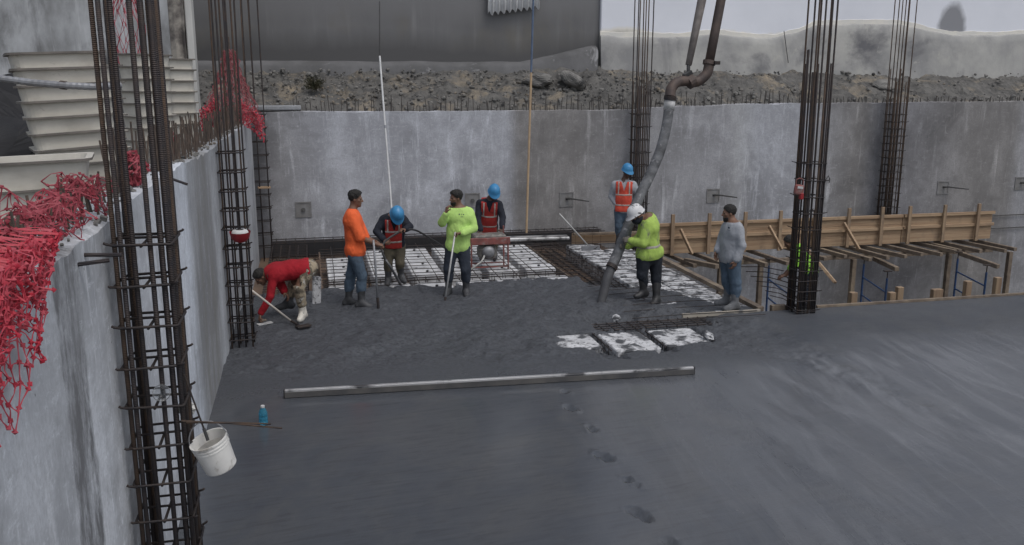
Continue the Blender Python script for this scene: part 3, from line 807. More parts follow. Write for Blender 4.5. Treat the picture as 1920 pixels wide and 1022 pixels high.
for (x, y, sx, sy, lab) in ((3.44, 11.2, 1, 1.0, 'leftmost of the three foam blocks showing through the concrete, mostly buried'),
                        (4.19, 11.08, 1.02, 1.26, 'middle of the three foam blocks showing through the concrete'),
                        (4.96, 11.12, 1.06, 1.16, 'rightmost of the three foam blocks showing through the concrete, edge chipped white')):
    o = place_block(x, y, sx, sy, lab, foamd_m); o['group'] = 'foam blocks showing through the concrete'; o.location.z = -.322

mesh_t = thing('wire_mesh', 'thin welded wire mesh laid over the white foam blocks', 'wire mesh', (3, 17, .02))
protoX = protoY = None
for y in np.arange(15.05, 18.95, .30):
    mb = MB().tube([(0, 0, 0), (1.7, .01, .006), (3.2, 0, -.004), (4.65, .01, .003)], .0075, 5)
    if protoX is None: protoX = mb.build('cross_wire', tie_m, mesh_t, world=False); o = protoX
    else: o = copy_part(protoX, mesh_t)
    o.location = (.1 - 3, y - 17 + random.uniform(-.02, .02), random.uniform(-.004, .01))
for x in np.arange(.32, 4.7, .365):
    mb = MB().tube([(0, 0, 0), (.01, 1.6, .006), (0, 3.9, 0)], .0075, 5)
    if protoY is None: protoY = mb.build('long_wire', tie_m, mesh_t, world=False); o = protoY
    else: o = copy_part(protoY, mesh_t)
    o.location = (x - 3, 15.05 - 17, .006); o.rotation_euler = (0, 0, random.uniform(-.006, .006))
mesh2 = thing('wire_mesh', 'bent wire mesh over the splashed foam strip beside the deck edge board', 'wire mesh', (6, 15, .02))
pr = None
for i, y in enumerate(np.arange(11.7, 18.3, .36)):
    mb = MB().tube([(0, 0, 0), (.9, .02, .012), (2.05, .03, .0)], .006, 5)
    if pr is None: pr = mb.build('cross_wire', tie_m, mesh2, world=False); o = pr
    else: o = copy_part(pr, mesh2)
    o.location = (4.6 - 6, y - 15 + random.uniform(-.03, .03), random.uniform(-.004, .012)); o.rotation_euler = (0, 0, random.uniform(-.03, .05))

def beam_cage(label, a, b, wdt, hgt, nb, step, z0=-.30, rb=.011):
    a = np.array(a, float); b = np.array(b, float); d = b - a; l = np.linalg.norm(d); d /= l; sd = np.array([d[1], -d[0], 0])
    o = thing('beam_cage', label, 'rebar cage', (*(a[:2]), z0))
    pr = None
    for k in range(nb):
        off = (k / (nb - 1) - .5) * wdt
        for z in (0.02, hgt - .02):
            mb = MB().tube([(0, 0, 0), tuple(d * l * .5 + np.array([0, 0, .008])), tuple(d * l)], rb, 6)
            if pr is None: pr = mb.build('long_bar', rebar_m, o, world=False); q = pr
            else: q = copy_part(pr, o)
            q.location = tuple(sd * off) [:2] + (z,)
    pr = None; n = min(int(l / step), 90)
    for i in range(n):
        c = d * (i + .5) * l / n
        if pr is None:
            h = wdt / 2 + .02
            pts = [sd * -h, sd * h, sd * h + np.array([0, 0, hgt]), sd * -h + np.array([0, 0, hgt])]
            pr = MB().tube(pts, .006, 5, closed=True).build('stirrup', tie_m, o, world=False); q = pr
        else: q = copy_part(pr, o)
        q.location = (c[0], c[1], 0)
    return o
beam_cage('dark rebar cage in the open beam trench right of the foam blocks', (5.06, 12.4, 0), (5.06, 19.0, 0), .46, .28, 4, .17)
beam_cage('rebar cage in the shallow trench just behind the three exposed foam blocks', (3.3, 11.85, 0), (5.9, 11.85, 0), .34, .28, 4, .16)
beam_cage('rebar cage in the cross rib in front of the rows of foam blocks', (.0, 15.76, 0), (4.6, 15.76, 0), .2, .26, 2, .2)
beam_cage('rebar cage standing in the trench along the foot of the back wall', (-.9, 19.45, 0), (6.6, 19.45, 0), .5, .42, 3, .2)
beam_cage('rebar cage in the left trench behind the bent worker in red', (-.5, 14.6, 0), (-.5, 19.0, 0), .7, .40, 5, .17)
for x in (3.78, 4.56):
    beam_cage('pair of ribs bars between the exposed foam blocks at x' if 0 else ('bars in the rib between the left and middle exposed foam blocks' if x < 4 else 'bars in the rib between the middle and right exposed foam blocks'),
              (x, 10.75, 0), (x, 12.0, 0), .09, .28, 2, .3)
# dark trench lining along the back wall foot and form strip at the left of the blocks
o = MB().box((2.9, 19.93, -.16), (7.6, .06, .33)).build('form_strip', M('dark_form', (.03, .03, .034), None, 3, rough=.8)); tag(o, 'dark form strip along the foot of the back wall', 'form board')
o = MB().bar((.1, 14.9, -.16), (.1, 18.6, -.16), .03, .30).build('form_strip', ply_m); tag(o, 'stained plywood form strip left of the foam blocks', 'form board')
o = MB().bar((4.64, 15.3, -.20), (4.64, 18.8, -.20), .02, .24).build('form_strip', wood_old); tag(o, 'brown board lining the trench right of the foam blocks', 'form board')

# ------------------------------------------------------------------ boards and screeds on the slab
def board(name, label, cat, a, b, wd, h, mat, bev=.004):
    o = MB().bar(a, b, wd, h, bev=bev).build(name, mat, loc=tuple((np.array(a) + np.array(b)) / 2)); return tag(o, label, cat)
scr = thing('screed', 'long muddy aluminium straightedge lying across the fresh concrete', 'screed', (2, 9.65, 0))
a, b = at(534, 738, z=.05), at(1300, 694, z=.05)
MB().bar(a, b, .05, .09, bev=.006).build('beam', M('muddy_aluminium', (.48, .48, .49), (.36, .36, .365), 2.4, rough=.45, metal=.3, spot=((.065, .066, .072), 1.6, .53, .62)), scr)
dd = (b - a) / np.linalg.norm(b - a)
MB().bar(a - dd * .012, a - dd * .0, .054, .094).build('end_cap', black_rubber, scr)
MB().bar(b + dd * .0, b + dd * .012, .054, .094).build('end_cap', black_rubber, scr)
MB().bar(a + np.array([0, -.029, -.01]), b + np.array([0, -.029, -.01]), .008, .062).build('mud_coating', M('mud_coat', (.06, .06, .064), (.11, .105, .10), 3, rough=.7, bump=.3), scr)
board('straightedge', 'flat grey aluminium straightedge lying at the foot of the back wall beside the tan pole', 'screed', at(900, 449, z=.06), at(1066, 445, z=.06), .3, .07, alu_m, .02)
board('edge_board', 'timber edge board along the slab edge at the right', 'board', (7.7, EDGE_Y + .02, -.035), (24, EDGE_Y + .02, -.035), .045, .14, wood_old)
board('edge_strip', 'pale strip along the slab edge under the worker in the grey shirt', 'board', (5.42, EDGE_Y + .02, .0), (6.72, EDGE_Y + .02, .0), .05, .06, M('pale_strip', (.42, .38, .32), (.3, .27, .23), 3, rough=.7, spot=((.12, .12, .12), 5, .55, .65)))
board('edge_board', 'long board along the deck edge running back from the grey shirted worker to the formwork', 'board', (EDGE_X + .0, 12.1, .02), (EDGE_X + .03, 16.4, .02), .11, .07, wood_old)
board('edge_block', 'short wood block at the foot of the slab edge rebar column', 'wood block', (6.95, EDGE_Y + .1, .0), (7.2, EDGE_Y + .1, .0), .09, .12, wood_old)
# small spilled lumps
for (px, py, r_, lab) in ((1328, 630, .10, 'white chunk of broken foam at the right end of the exposed blocks'), (1155, 597, .07, 'small pale splash of foam left of the open beam trench')):
    mb = MB(); rock_mesh(mb, at(px, py, z=.03), r_, px); tag(mb.build('foam_scrap', foamd_m), lab, 'foam scrap')

c = at(592, 512, y=14.1)
o = MB().box((c[0], 14.1, .20), (.14, .12, .48), rz=.3, rot=Matrix.Rotation(.06, 3, 'Y'), bev=.02).build('foam_offcut', foamd_m); tag(o, 'whitish splashed foam offcut standing just behind the bent worker in red', 'foam scrap')

# ------------------------------------------------------------------ formwork in the pit
FY = 19.2
def formwork(label, xa, xb, zt, zb, studs, boards=3):
    t = thing('timber_formwork', label, 'formwork', ((xa + xb) / 2, FY, 0))
    h = (zt - zb) / boards
    for k in range(boards):
        zc = zt - h * (k + .5)
        MB().box(((xa + xb) / 2, FY + .02, zc), (xb - xa, .035, h - .006), bev=.003).build('board', wood_m, t)
    for zc in (zt - .03, (zt + zb) / 2 + .03):
        MB().box(((xa + xb) / 2, FY - .03, zc), (xb - xa + .06, .055, .075), bev=.004).build('waler', wood_m, t)
    for x in studs:
        MB().box((x, FY - .088, (zt + zb) / 2 + .10), (.085, .055, zt - zb + .24), rz=0, bev=.004).build('stud', woodv_m, t)
    return t
x1 = at(1690, 430, y=FY)[0]; x2 = at(1858, 430, y=FY)[0]; x0 = at(1232, 440, y=FY)[0]
f1 = formwork('long lower section of pine beam formwork behind the grey shirted worker', x0, x1, .22, -.52, [x0 + .35 + .93 * i for i in range(7)])
for (px, py, qx, qy) in ((1442, 424, 1466, 468), (1582, 418, 1611, 468), (1276, 430, 1298, 477)):
    MB().bar(at(px, py, y=FY - .14), at(qx, qy, y=FY - .5), .09, .045, up=(1, 0, 0), bev=.004).build('brace', wood_m, f1)
f2 = formwork('raised right hand section of pine beam formwork ending at the bare wall', x1 + .02, x2, .22, -.50, [x1 + .14, x1 + 1.15, x1 + 2.15], 2)
f2.location.z = .0
xl = at(1072, 440, y=FY)[0]
f3 = thing('form_board', 'low pine board continuing the formwork left behind the worker with the white helmet', 'board', (xl, FY, 0))
MB().bar((xl, FY, -.05), (x0 - .05, FY, -.08), .04, .24, bev=.004).build('board', wood_m, f3)
MB().bar((xl, FY - .12, .07), (x0 - .05, FY - .12, .05), .1, .05, bev=.004).build('waler', wood_old, f3)
# joists under the forms: each loose timber rests on the shores
jl = ['joist']
n = 0
tips = [1280, 1330, 1400, 1445, 1522, 1572, 1600, 1640, 1668, 1712, 1745, 1785, 1805, 1836, 1875, 1912]
for i, px in enumerate(tips):
    tp = at(px, 477 - (px - 1520) * .025, z=-.60)
    y1 = 18.1 + random.uniform(-.35, .25); x = at(px, 480, y=y1)[0] if False else tp[0] - .25
    a = (x + .05, FY + .5, -.60 + random.uniform(-.01, .01)); b = (x + .16 + random.uniform(-.05, .15), y1, -.60)
    o = MB().bar(a, b, .095, .085, bev=.005).build('joist', wood_old, loc=a)
    tag(o, 'weathered timber joist poking out from under the formwork', 'timber joist', 'joists under the formwork')
for (z, y, lab) in ((-.70, 18.75, 'front ledger timber carrying the joists under the formwork'),):
    o = MB().bar((x0 - .3, y, z), (x2 - .3, y, z), .09, .10, bev=.005).build('ledger', wood_old, loc=(x0, y, z)); tag(o, lab, 'timber')
for (px, py, qx, qy, lab) in ((1640, 485, 1682, 505, 'stubby timber end sticking out below the formwork above the middle scaffold'),
                              (1800, 475, 1872, 500, 'long timber end sticking out below the formwork above the right scaffold'),
                              (1285, 488, 1345, 500, 'short timber end lying below the formwork behind the white helmeted worker')):
    a = at(px, py, y=18.6); b = at(qx, qy, y=17.6)
    o = MB().bar(a, b, .11, .1, bev=.005).build('bearer', wood_old, loc=tuple(a)); tag(o, lab, 'timber')
# shores
for (px, yy, lab) in ((1425, 18.7, 'wooden shore post left of the slab edge rebar column'), (1598, 18.7, 'wooden shore post right of the slab edge rebar column'),
                      (1775, 18.7, 'wooden shore post beside the right blue scaffold'), (1350, 18.8, 'wooden shore post behind the grey shirted worker'), (1888, 18.7, 'wooden shore post at the far right under the formwork')):
    c = at(px, 520, y=yy)
    t = thing('shore_post', lab, 'post', (c[0], yy, -3.2), 'shore posts under the formwork')
    MB().box((c[0], yy, (-.76 - 3.2) / 2), (.11, .11, 3.2 - .76), bev=.005).build('post', wood_old, t)
    MB().box((c[0], yy, -3.18), (.3, .25, .04), bev=.005).build('foot_plate', wood_old, t)
# scaffold frames
def scaffold(px, py, qx, qy, lab, ya=18.1, yb=16.6, z=-.85):
    a = at(px, py, y=ya); b = at(qx, qy, y=yb)
    t = thing('scaffold', lab, 'scaffold', (a[0], a[1], -3.2), 'blue scaffold frames')
    za = a[2]; d = np.array([b[0], b[1], 0]) - np.array([a[0], a[1], 0])
    for p in (a, b):
        MB().tube([(p[0], p[1], -3.19), (p[0], p[1], za)], .024, 8).build('upright', blue_m, t)
        MB().tube([(p[0], p[1], za), (p[0], p[1], za + .16)], .012, 8).build('screw_jack', tie_m, t)
        MB().box((p[0], p[1], za + .165), (.16, .1, .02)).build('head_plate', tie_m, t)
    for k, z_ in enumerate((za - .32, za - .75, za - 1.6)):
        MB().tube([(a[0], a[1], z_), (b[0], b[1], z_)], .019, 8).build('crossbar', blue_m, t)
    return t
scaffold(1442, 498, 1482, 520, 'blue scaffold frame seen left of the slab edge rebar column')
scaffold(1620, 495, 1664, 515, 'blue scaffold frame under the middle of the formwork')
scaffold(1796, 485, 1850, 508, 'blue scaffold frame under the right end of the formwork')
# props standing just beyond the slab edge
for i, (px, ty, lab) in enumerate(((1600, 548, 'short wood stake beyond the slab edge next to the rebar column'), (1672, 548, 'left of the pair of short wood stakes beyond the slab edge below the middle scaffold'),
        (1687, 538, 'right of the pair of short wood stakes beyond the slab edge below the middle scaffold'), (1757, 542, 'broad low wood stake beyond the slab edge left of the right scaffold'),
        (1815, 527, 'brownish wood stake beyond the slab edge in front of the right scaffold'), (1871, 520, 'rightmost short wood stake beyond the slab edge'))):
    c = at(px, ty, y=13.2 + .25 * (i % 3))
    o = MB().box((c[0], c[1], (c[2] - 3.2) / 2), (.12 if i != 3 else .2, .1, c[2] + 3.2), bev=.006).build('wood_stake', woodv_m, loc=(c[0], c[1], -3.2)); tag(o, lab, 'stake')
o = MB().bar(at(1506, 458, y=13.3), at(1566, 530, y=12.75), .16, .045, up=(.6, -.3, .7), bev=.005).build('leaning_plank', wood_m, loc=tuple(at(1530, 490, y=13)))
tag(o, 'pale plank leaning at a slant right of the slab edge rebar column', 'plank')
# platform for the worker in the pit
o = MB().box((9.0, 14.2, -.92), (3.4, .9, .05), bev=.005).build('scaffold_plank', wood_old, loc=(9, 14.2, -.92)); tag(o, 'scaffold plank in the pit under the worker behind the rebar column', 'plank')
for x in (7.6, 10.4):
    t = MB().box((x, 14.2, (-.95 - 3.2) / 2), (.12, .6, 2.24), bev=.004).build('trestle', wood_old, loc=(x, 14.2, -3.2)); tag(t, 'timber trestle leg carrying the %s end of the pit plank' % ('left' if x < 9 else 'right'), 'trestle')
# loose rebar in the pit corner
for i in range(7):
    a = at(1390 + i * 9, 500 + i * 9, y=15.5); b = at(1470 + i * 4, 508 + i * 11, y=14.5)
    o = MB().tube([a, (a + b) / 2 + np.array([0, 0, .04]), b], .008, 6).build('loose_bar', tie_m, loc=tuple(a)); tag(o, 'thin bent rebar end sticking into the pit behind the grey shirted worker', 'rebar', 'bar ends in the pit')

# ------------------------------------------------------------------ waffle pans
def pan_mesh(w, d, h=.36, taper=.87, fl=.034, rc=.08):
    def loop(a, b, r, z):
        L_ = []
        for (cx, cy, a0) in ((a - r, b - r, 0), (-a + r, b - r, 90), (-a + r, -b + r, 180), (a - r, -b + r, 270)):
            for k in range(5):
                t = R(a0 + 22.5 * k); L_.append((cx + r * math.cos(t), cy + r * math.sin(t), z))
        return L_
    W, D = w / 2, d / 2
    rings = [loop(W * taper - .012, D * taper - .012, rc * .8, .012), loop(W - .012, D - .012, rc, h), loop(W + fl, D + fl, rc * 1.2, h + .002), loop(W + fl, D + fl, rc * 1.2, h - .016),
             loop(W, D, rc, h - .018), loop(W * taper, D * taper, rc * .8, 0.)]
    mb = MB(); n = 20; V = sum(rings, []); F = []
    for i in range(5):
        for k in range(n): F.append((i * n + k, i * n + (k + 1) % n, (i + 1) * n + (k + 1) % n, (i + 1) * n + k))
    F.append(tuple(range(n)));  F.append(tuple(range(5 * n + n - 1, 5 * n - 1, -1)))
    mi = [1 if i in (2, 3) else 0 for i in range(5) for k in range(n)] + [0, 0]
    mb.add(V, F); mb.mi = mi
    return mb
ORD = ['topmost', 'second from top', 'third from top', 'fourth from top', 'fifth from top', 'sixth from top', 'seventh from top', 'eighth from top', 'ninth from top', 'tenth from top', 'bottom']
def pan_stack(c, ztop, n, pitch, w, d, rz, tilt, where, drift=(0, 0), shrink=0., h=.36, fl=.034):
    pr = None
    for i in range(n):
        z = ztop - h - i * pitch
        lab = '%s cream waffle pan in the %s' % (ORD[i] if i < n - 1 else 'bottom', where)
        if pr is None:
            pr = pan_mesh(w, d, h, fl=fl).build('waffle_pan', [pan_m, pandark_m]); o = pr
            for p in o.data.polygons: p.use_smooth = False
        else: o = pr.copy(); COL.objects.link(o)
        s = 1 - shrink * i
        o.location = (c[0] + drift[0] * i, c[1] + drift[1] * i, z); o.scale = (s, s, 1)
        o.rotation_euler = (tilt[0] + random.uniform(-.016, .016), tilt[1] + random.uniform(-.016, .016), rz + random.uniform(-.04, .04))
        tag(o, lab, 'waffle pan', 'stacked waffle pans')
pan_stack((-2.075, 8.42), 3.735, 11, .130, .68, .8, R(17), (0, R(-3)), 'tall stack at the left edge', drift=(.018, 0), shrink=.011)
pan_stack((-1.93, 7.0), 2.955, 3, .20, .70, .55, R(10), (0, R(-2)), 'low stack in front of the tall stack', h=.32)
pan_stack((-2.36, 10.3), 3.66, 7, .17, .66, .66, R(38), (0, 0), 'partly hidden middle stack behind the nearest column', h=.34, fl=.04)
pan_stack((-2.17, 13.3), 3.86, 8, .165, .52, .52, R(40), (0, 0), 'far stack right of the nearest column', h=.32, fl=.04)
pan_stack((-1.93, 14.9), 3.84, 7, .165, .40, .40, R(14), (0, 0), 'farthest narrow stack beside the red netting', h=.32, fl=.04)

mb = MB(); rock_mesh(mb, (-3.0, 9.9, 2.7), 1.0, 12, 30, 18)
tag(mb.build('shade_filler', M('gap_shadow_black', (.010, .010, .012), (.02, .02, .022), 5, rough=.7, bump=.3, bscale=8)), 'added dark lump filling the shadowed gap at the left behind the tall pan stack', 'shade filler')  # lump added to blacken the shadowed gap behind the stack

# grey corrugated conduit in front of the pan stack
c = [at(-40, 138, y=7.4), at(0, 147, y=7.4), at(60, 155, y=7.35), at(120, 160, y=7.3), at(176, 163, y=7.3), at(230, 160, y=7.5)]
cd = thing('conduit', 'grey corrugated conduit hanging across the front of the tall pan stack', 'conduit', c[2])
Pq = []
for i in range(len(c) - 1):
    for k in range(10): Pq.append(c[i] + (c[i + 1] - c[i]) * k / 10)
MB().tube(Pq, [.024 + .003 * (k % 2) for k in range(len(Pq))], 10).build('tube', grey_pipe_m, cd)
MB().tube([at(113, 159, y=7.32), at(125, 160.5, y=7.31)], .032, 10).build('coupling', rebar2_m, cd)

# ------------------------------------------------------------------ red safety netting
def net(fn, nu, nv, jit=.012, r=.0045, node=.012, seed=0, drop=.0):
    rg = random.Random(seed); mb = MB(); P = {}
    for i in range(nu + 1):
        for j in range(nv + 1):
            u = (i + .5 * (j % 2)) / nu; v = j / nv
            p = np.array(fn(u, v), float) + np.array([rg.gauss(0, jit) for _ in range(3)]); P[i, j] = p
    for (i, j), p in P.items():
        if rg.random() < drop: continue
        nb = [(i, j + 1), (i + (1 if j % 2 else -1), j + 1)]
        for q in nb:
            if q in P and rg.random() > drop:
                b = P[q]; m = (p + b) / 2 + np.array([rg.gauss(0, jit * .4) for _ in range(3)])
                mb.tube([p, m, b], [r * 1.7, r * .8, r * 1.7], 3, caps=False)
        if rg.random() < .9:
            a = rg.random() * 6; s = node
            mb.add([p + s * np.array(v) for v in ((math.cos(a), .2, math.sin(a)), (-math.sin(a), -.2, math.cos(a)), (-math.cos(a), .2, -math.sin(a)), (math.sin(a), -.2, -math.cos(a)), (.4, .5, .1), (-.4, -.5, -.1))],
                   [(0, 1, 4), (1, 2, 4), (2, 3, 4), (3, 0, 4), (1, 0, 5), (2, 1, 5), (3, 2, 5), (0, 3, 5)])
    return mb
nt0 = thing('safety_net', 'bright red plastic safety net draped over the near wall top and hanging down its face', 'netting', (LWX, 4, 2.7))
def hang(u, v):
    y = 3.25 + u * .9; dl = (.60 if u < .35 else .60 - (u - .35) * .72)
    dl += .05 * math.sin(u * 23)
    if v < .22: t = v / .22; return (LWX - .30 + t * .26, y + .03 * math.sin(v * 30), 2.78 + .12 * math.sin(t * 2.6))
    t = (v - .22) / .78
    return (LWX + .03 + .05 * math.sin(t * 3.1 + u * 9) * (1 - t * .4) + .02, y - t * .16 * (1 - u), 2.86 - t * dl)
net(hang, 19, 17, .010, .0027, .013, 1).build('net_sheet', net_m, nt0)
def hang2(u, v):
    y = 3.1 + u * .8; t = v
    return (LWX + .03 + .06 * math.sin(u * 20 + t * 5), y + .03 * math.sin(t * 20), 2.86 - t * (.30 - .1 * u))
net(hang2, 20, 11, .02, .0026, .012, 2, .08).build('net_sheet', net_m, nt0)
net(lambda u, v: (LWX + .01 + .07 * math.sin(u * 14 + v * 4), 3.1 + u * .7, 2.86 - v * (.36 - .15 * u)), 18, 11, .022, .0026, .012, 5, .12).build('net_sheet', net_m, nt0)
def top_(u, v):
    y = 3.6 + u * 2.1
    return (LWX - .24 + v * .22 + .03 * math.sin(u * 40), y, 2.76 + .10 * math.sin(v * 3.1) + .04 * math.sin(u * 31 + v * 3) + .06 * u)
net(top_, 38, 6, .028, .0028, .012, 3).build('net_sheet', netp_m, nt0)
net(lambda u, v: tuple(np.array(top_(u, v)) + np.array([-.03, .03, -.01 + .05 * math.sin(u * 17)])), 34, 6, .032, .0028, .012, 4).build('net_sheet', netp_m, nt0)

tc_ = at(430, 95, y=17.6)
tn = thing('safety_net', 'red safety net bunched like a tent over stakes at the far end of the wall', 'netting', (tc_[0], 17.6, 2.7))
def tent(rad0, hh, fs):
    def fn(u, v):
        a = u * 2 * math.pi; rad = (.07 + v ** 1.15 * rad0) * (1 + .16 * math.sin(a * 5 + fs))
        return (tc_[0] - .06 * v + rad * math.cos(a), 17.6 + rad * .8 * math.sin(a), tc_[2] - .02 - v * hh - .06 * math.sin(a * 3 + fs) * v)
    return fn
net(tent(.5, 1.35, 0), 24, 18, .018, .0030, .011, 8).build('net_sheet', nett_m, tn)
net(tent(.46, 1.3, 2), 20, 16, .022, .0030, .011, 9).build('net_sheet', nett_m, tn)
net(lambda u, v: (tc_[0] + .16 + u * .36, 17.45 - .1 * math.sin(u * 8), 2.62 + .34 * (1 - u) + .22 - v * .42), 12, 12, .02, .005, .02, 10).build('net_sheet', net_m, tn)
net(lambda u, v: (tc_[0] - .55 + u * .32, 17.3 - .1 * math.sin(u * 8), 2.95 + .25 * u - v * .42), 12, 12, .02, .005, .02, 11).build('net_sheet', net_m, tn)
for (dx, dy) in ((0, 0), (.1, .15), (-.12, .1)):
    MB().tube([(tc_[0] + dx, 17.6 + dy, 2.5), (tc_[0] + dx, 17.6 + dy, tc_[2] + .25 * (dx < .05))], .014, 6).build('stake', starter_m, tn)
for (px, py, yy, s_, lab) in ((316, 268, 10.8, .11, 'small bundle of pinkish net caught on the wall bars right of the nearest column'), (247, 318, 7.0, .10, 'scrap of red net caught on the wall bars behind the nearest column'),
                              (238, 60, 16.5, .3, 'strip of faded red net hanging high behind the nearest column')):
    c = at(px, py, y=yy); k = 2.2 if py == 60 else 1.
    o = net(lambda u, v: (c[0] + s_ * math.sin(v * 3.1) * math.cos(u * 6.28) * .9, c[1] + s_ * math.sin(v * 3.1) * math.sin(u * 6.28), c[2] + s_ * k * math.cos(v * 3.1)), 12, 9, .02, .0045, .016, px).build('net_scrap', netp_m, loc=tuple(c))
    tag(o, lab, 'netting')

# ------------------------------------------------------------------ concrete pump pipe and hose
def curve(P, n=8):
    P = [np.array(p, float) for p in P]; out = []
    for i in range(len(P) - 1):
        p0 = P[max(i - 1, 0)]; p1 = P[i]; p2 = P[i + 1]; p3 = P[min(i + 2, len(P) - 1)]
        for k in range(n):
            t = k / n; out.append(.5 * ((2 * p1) + (-p0 + p2) * t + (2 * p0 - 5 * p1 + 4 * p2 - p3) * t * t + (-p0 + 3 * p1 - 3 * p2 + p3) * t ** 3))
    out.append(P[-1]); return out
pb = at(1255, 190, y=14.1)
pump = thing('concrete_pump_line', 'thick concrete pump pipe and caked hose hanging down to the worker in the white helmet', 'pump hose', tuple(at(1140, 540, y=13.0)))
top = at(1352, 0, y=14.4); el0 = at(1330, 116, y=14.3); up = (top - el0)
MB().tube([el0, el0 + up * .5, top, top + up * 1.8], .078, 16).build('delivery_pipe', rust_pipe_m, pump, smooth=True)
MB().tube([el0 + up * .004 - up * .05, el0 + up * .02], .108, 16).build('coupling', rust_pipe_m, pump)
MB().box(tuple(at(1344, 118, y=14.2)), (.1, .06, .06)).build('coupling_lever', tie_m, pump)
pts = [at(1330, 118, y=14.3), at(1325, 138, y=14.28), at(1307, 153, y=14.26), at(1288, 152, y=14.23), at(1270, 154, y=14.18), at(1259, 166, y=14.14), at(1256, 182, y=14.1)]
MB().tube(curve(pts, 6), .088, 16).build('elbow', rust_pipe_m, pump, smooth=True)
MB().tube([at(1290, 156, y=14.23), at(1300, 150, y=14.24)], .115, 14).build('coupling', rust_pipe_m, pump)
MB().tube([at(1257, 180, y=14.1), at(1256, 188, y=14.1)], .105, 16).build('coupling', tie_m, pump)
MB().tube([at(1256, 188, y=14.1), at(1254, 207, y=14.08)], .094, 16).build('hose_collar', M('white_collar', (.52, .52, .52), (.32, .32, .32), 8, rough=.7), pump, smooth=True)
hp = [at(1254, 205, y=14.08), at(1249, 240, y=13.95), at(1237, 285, y=13.8), at(1218, 330, y=13.65), at(1199, 368, y=13.5), at(1183, 410, y=13.38), at(1168, 450, y=13.26), at(1158, 475, y=13.2), at(1147, 500, y=13.1)]
MB().tube(curve(hp, 6), .085, 16).build('hose', hose_m, pump, smooth=True)
MB().tube([at(1149, 497, y=13.1), at(1145.5, 503, y=13.08)], .094, 16).build('clamp', tie_m, pump)
MB().tube(curve([at(1147, 500, y=13.1), at(1138, 525, y=13.04), at(1130, 556, y=13.0), at(1126, 572, y=12.97)], 6), [.078] * 6 + [.075] * 6 + [.07] * 7, 16).build('hose_tip', dark_hose_m, pump, smooth=True)
bt = at(1316, 0, y=14.5); bb = at(1291, 122, y=14.4); bu_ = bt - bb
MB().tube([bb, bb + bu_ * .5, bt, bt + bu_ * 1.8], [.055, .066, .075, .1], 12).build('boom_strut', M('worn_boom_steel', (.25, .225, .21), (.11, .095, .09), 3, rough=.6, spot=((.55, .54, .52), 2.6, .52, .6, (1, 1, .4))), pump, smooth=True)
MB().tube([bb + np.array([0, 0, .03]), at(1290, 146, y=14.3)], [.035, .03], 8).build('shackle', black_rubber, pump)
MB().box(tuple(at(1289, 139, y=14.25)), (.16, .1, .07), rot=Matrix.Rotation(-.5, 3, 'Y'), bev=.01).build('clamp_block', black_rubber, pump)

# ------------------------------------------------------------------ poles and hand tools
a, b = at(712, 105, y=16.9), at(735, 400, y=16.2); d = b - a; t_ = (0.0 - a[2]) / d[2]
t = thing('white_pole', 'tall thin white pole standing behind the bent worker in the blue helmet', 'pole', a + d * t_)
MB().tube([a + d * t_, a], .017, 8).build('shaft', white_m, t); MB().tube([a + d * .44, a + d * .46], .024, 8).build('joint_sleeve', grey_pipe_m, t)
a, b = at(1000, 2, y=20.0 - .35), at(987, 437, y=19.35); d = a - b
t = thing('tan_pole', 'tall tan pole with a blue upper half leaning near the back wall', 'pole', b)
q = b + d * .70
MB().tube([b, b + d * .35, q], .026, 8).build('shaft', tan_m, t); MB().tube([q, b + d * 1.25], .024, 8).build('upper_shaft', bluepole_m, t)

def stick(name, label, cat, P, r, mat, parts=()):
    t = thing(name, label, cat, P[-1]); MB().tube(P, r, 8).build('handle', mat, t, smooth=True)
    return t
# trowel with long handle at the red worker
a, b = at(466, 540, z=.62), at(546, 602, z=.05)
t = stick('long_handled_float', 'long pale handled float lying at a slant beside the bent worker in red', 'hand tool', [a, b], .016, M('pale_handle', (.55, .5, .45), None, 5, rough=.6))
e = at(566, 613, z=.02); MB().tube([b, e], .018, 8).build('socket', tie_m, t); MB().box((e[0] + .02, e[1], .03), (.22, .1, .03), rz=.5, bev=.006).build('blade', tie_m, t)
o = thing('hand_trowel', 'small pale finishing trowel in the hand of the worker in red', 'hand tool', at(496, 607, z=.02))
c1, c2 = at(483, 609, z=.03), at(510, 604, z=.03); MB().bar(c1, c2, .09, .012).build('blade', lightgrey_m, o); MB().tube([c1 * .7 + c2 * .3 + np.array([0, 0, .05]), c1 * .4 + c2 * .6 + np.array([0, 0, .05])], .015, 8).build('handle', wood_old, o)
# rake on the splashed blocks
a, b = at(1049, 401, y=17.2), at(1106, 464, y=17.35)
t = stick('concrete_rake', 'concrete rake with a pale handle standing on the foam strip left of the pump hose', 'rake', [a, b], .016, M('pale_rake_handle', (.5, .5, .49), None, 5, rough=.5))
MB().bar(b + np.array([-.18, .02, -.02]), b + np.array([.2, -.06, .0]), .03, .10, bev=.004).build('rake_head', grey_pipe_m, t)
MB().tube([b + np.array([.0, 0, 0]), b + np.array([.1, -.06, -.02]), b + np.array([.2, -.06, .06])], .008, 6).build('brace', tie_m, t)

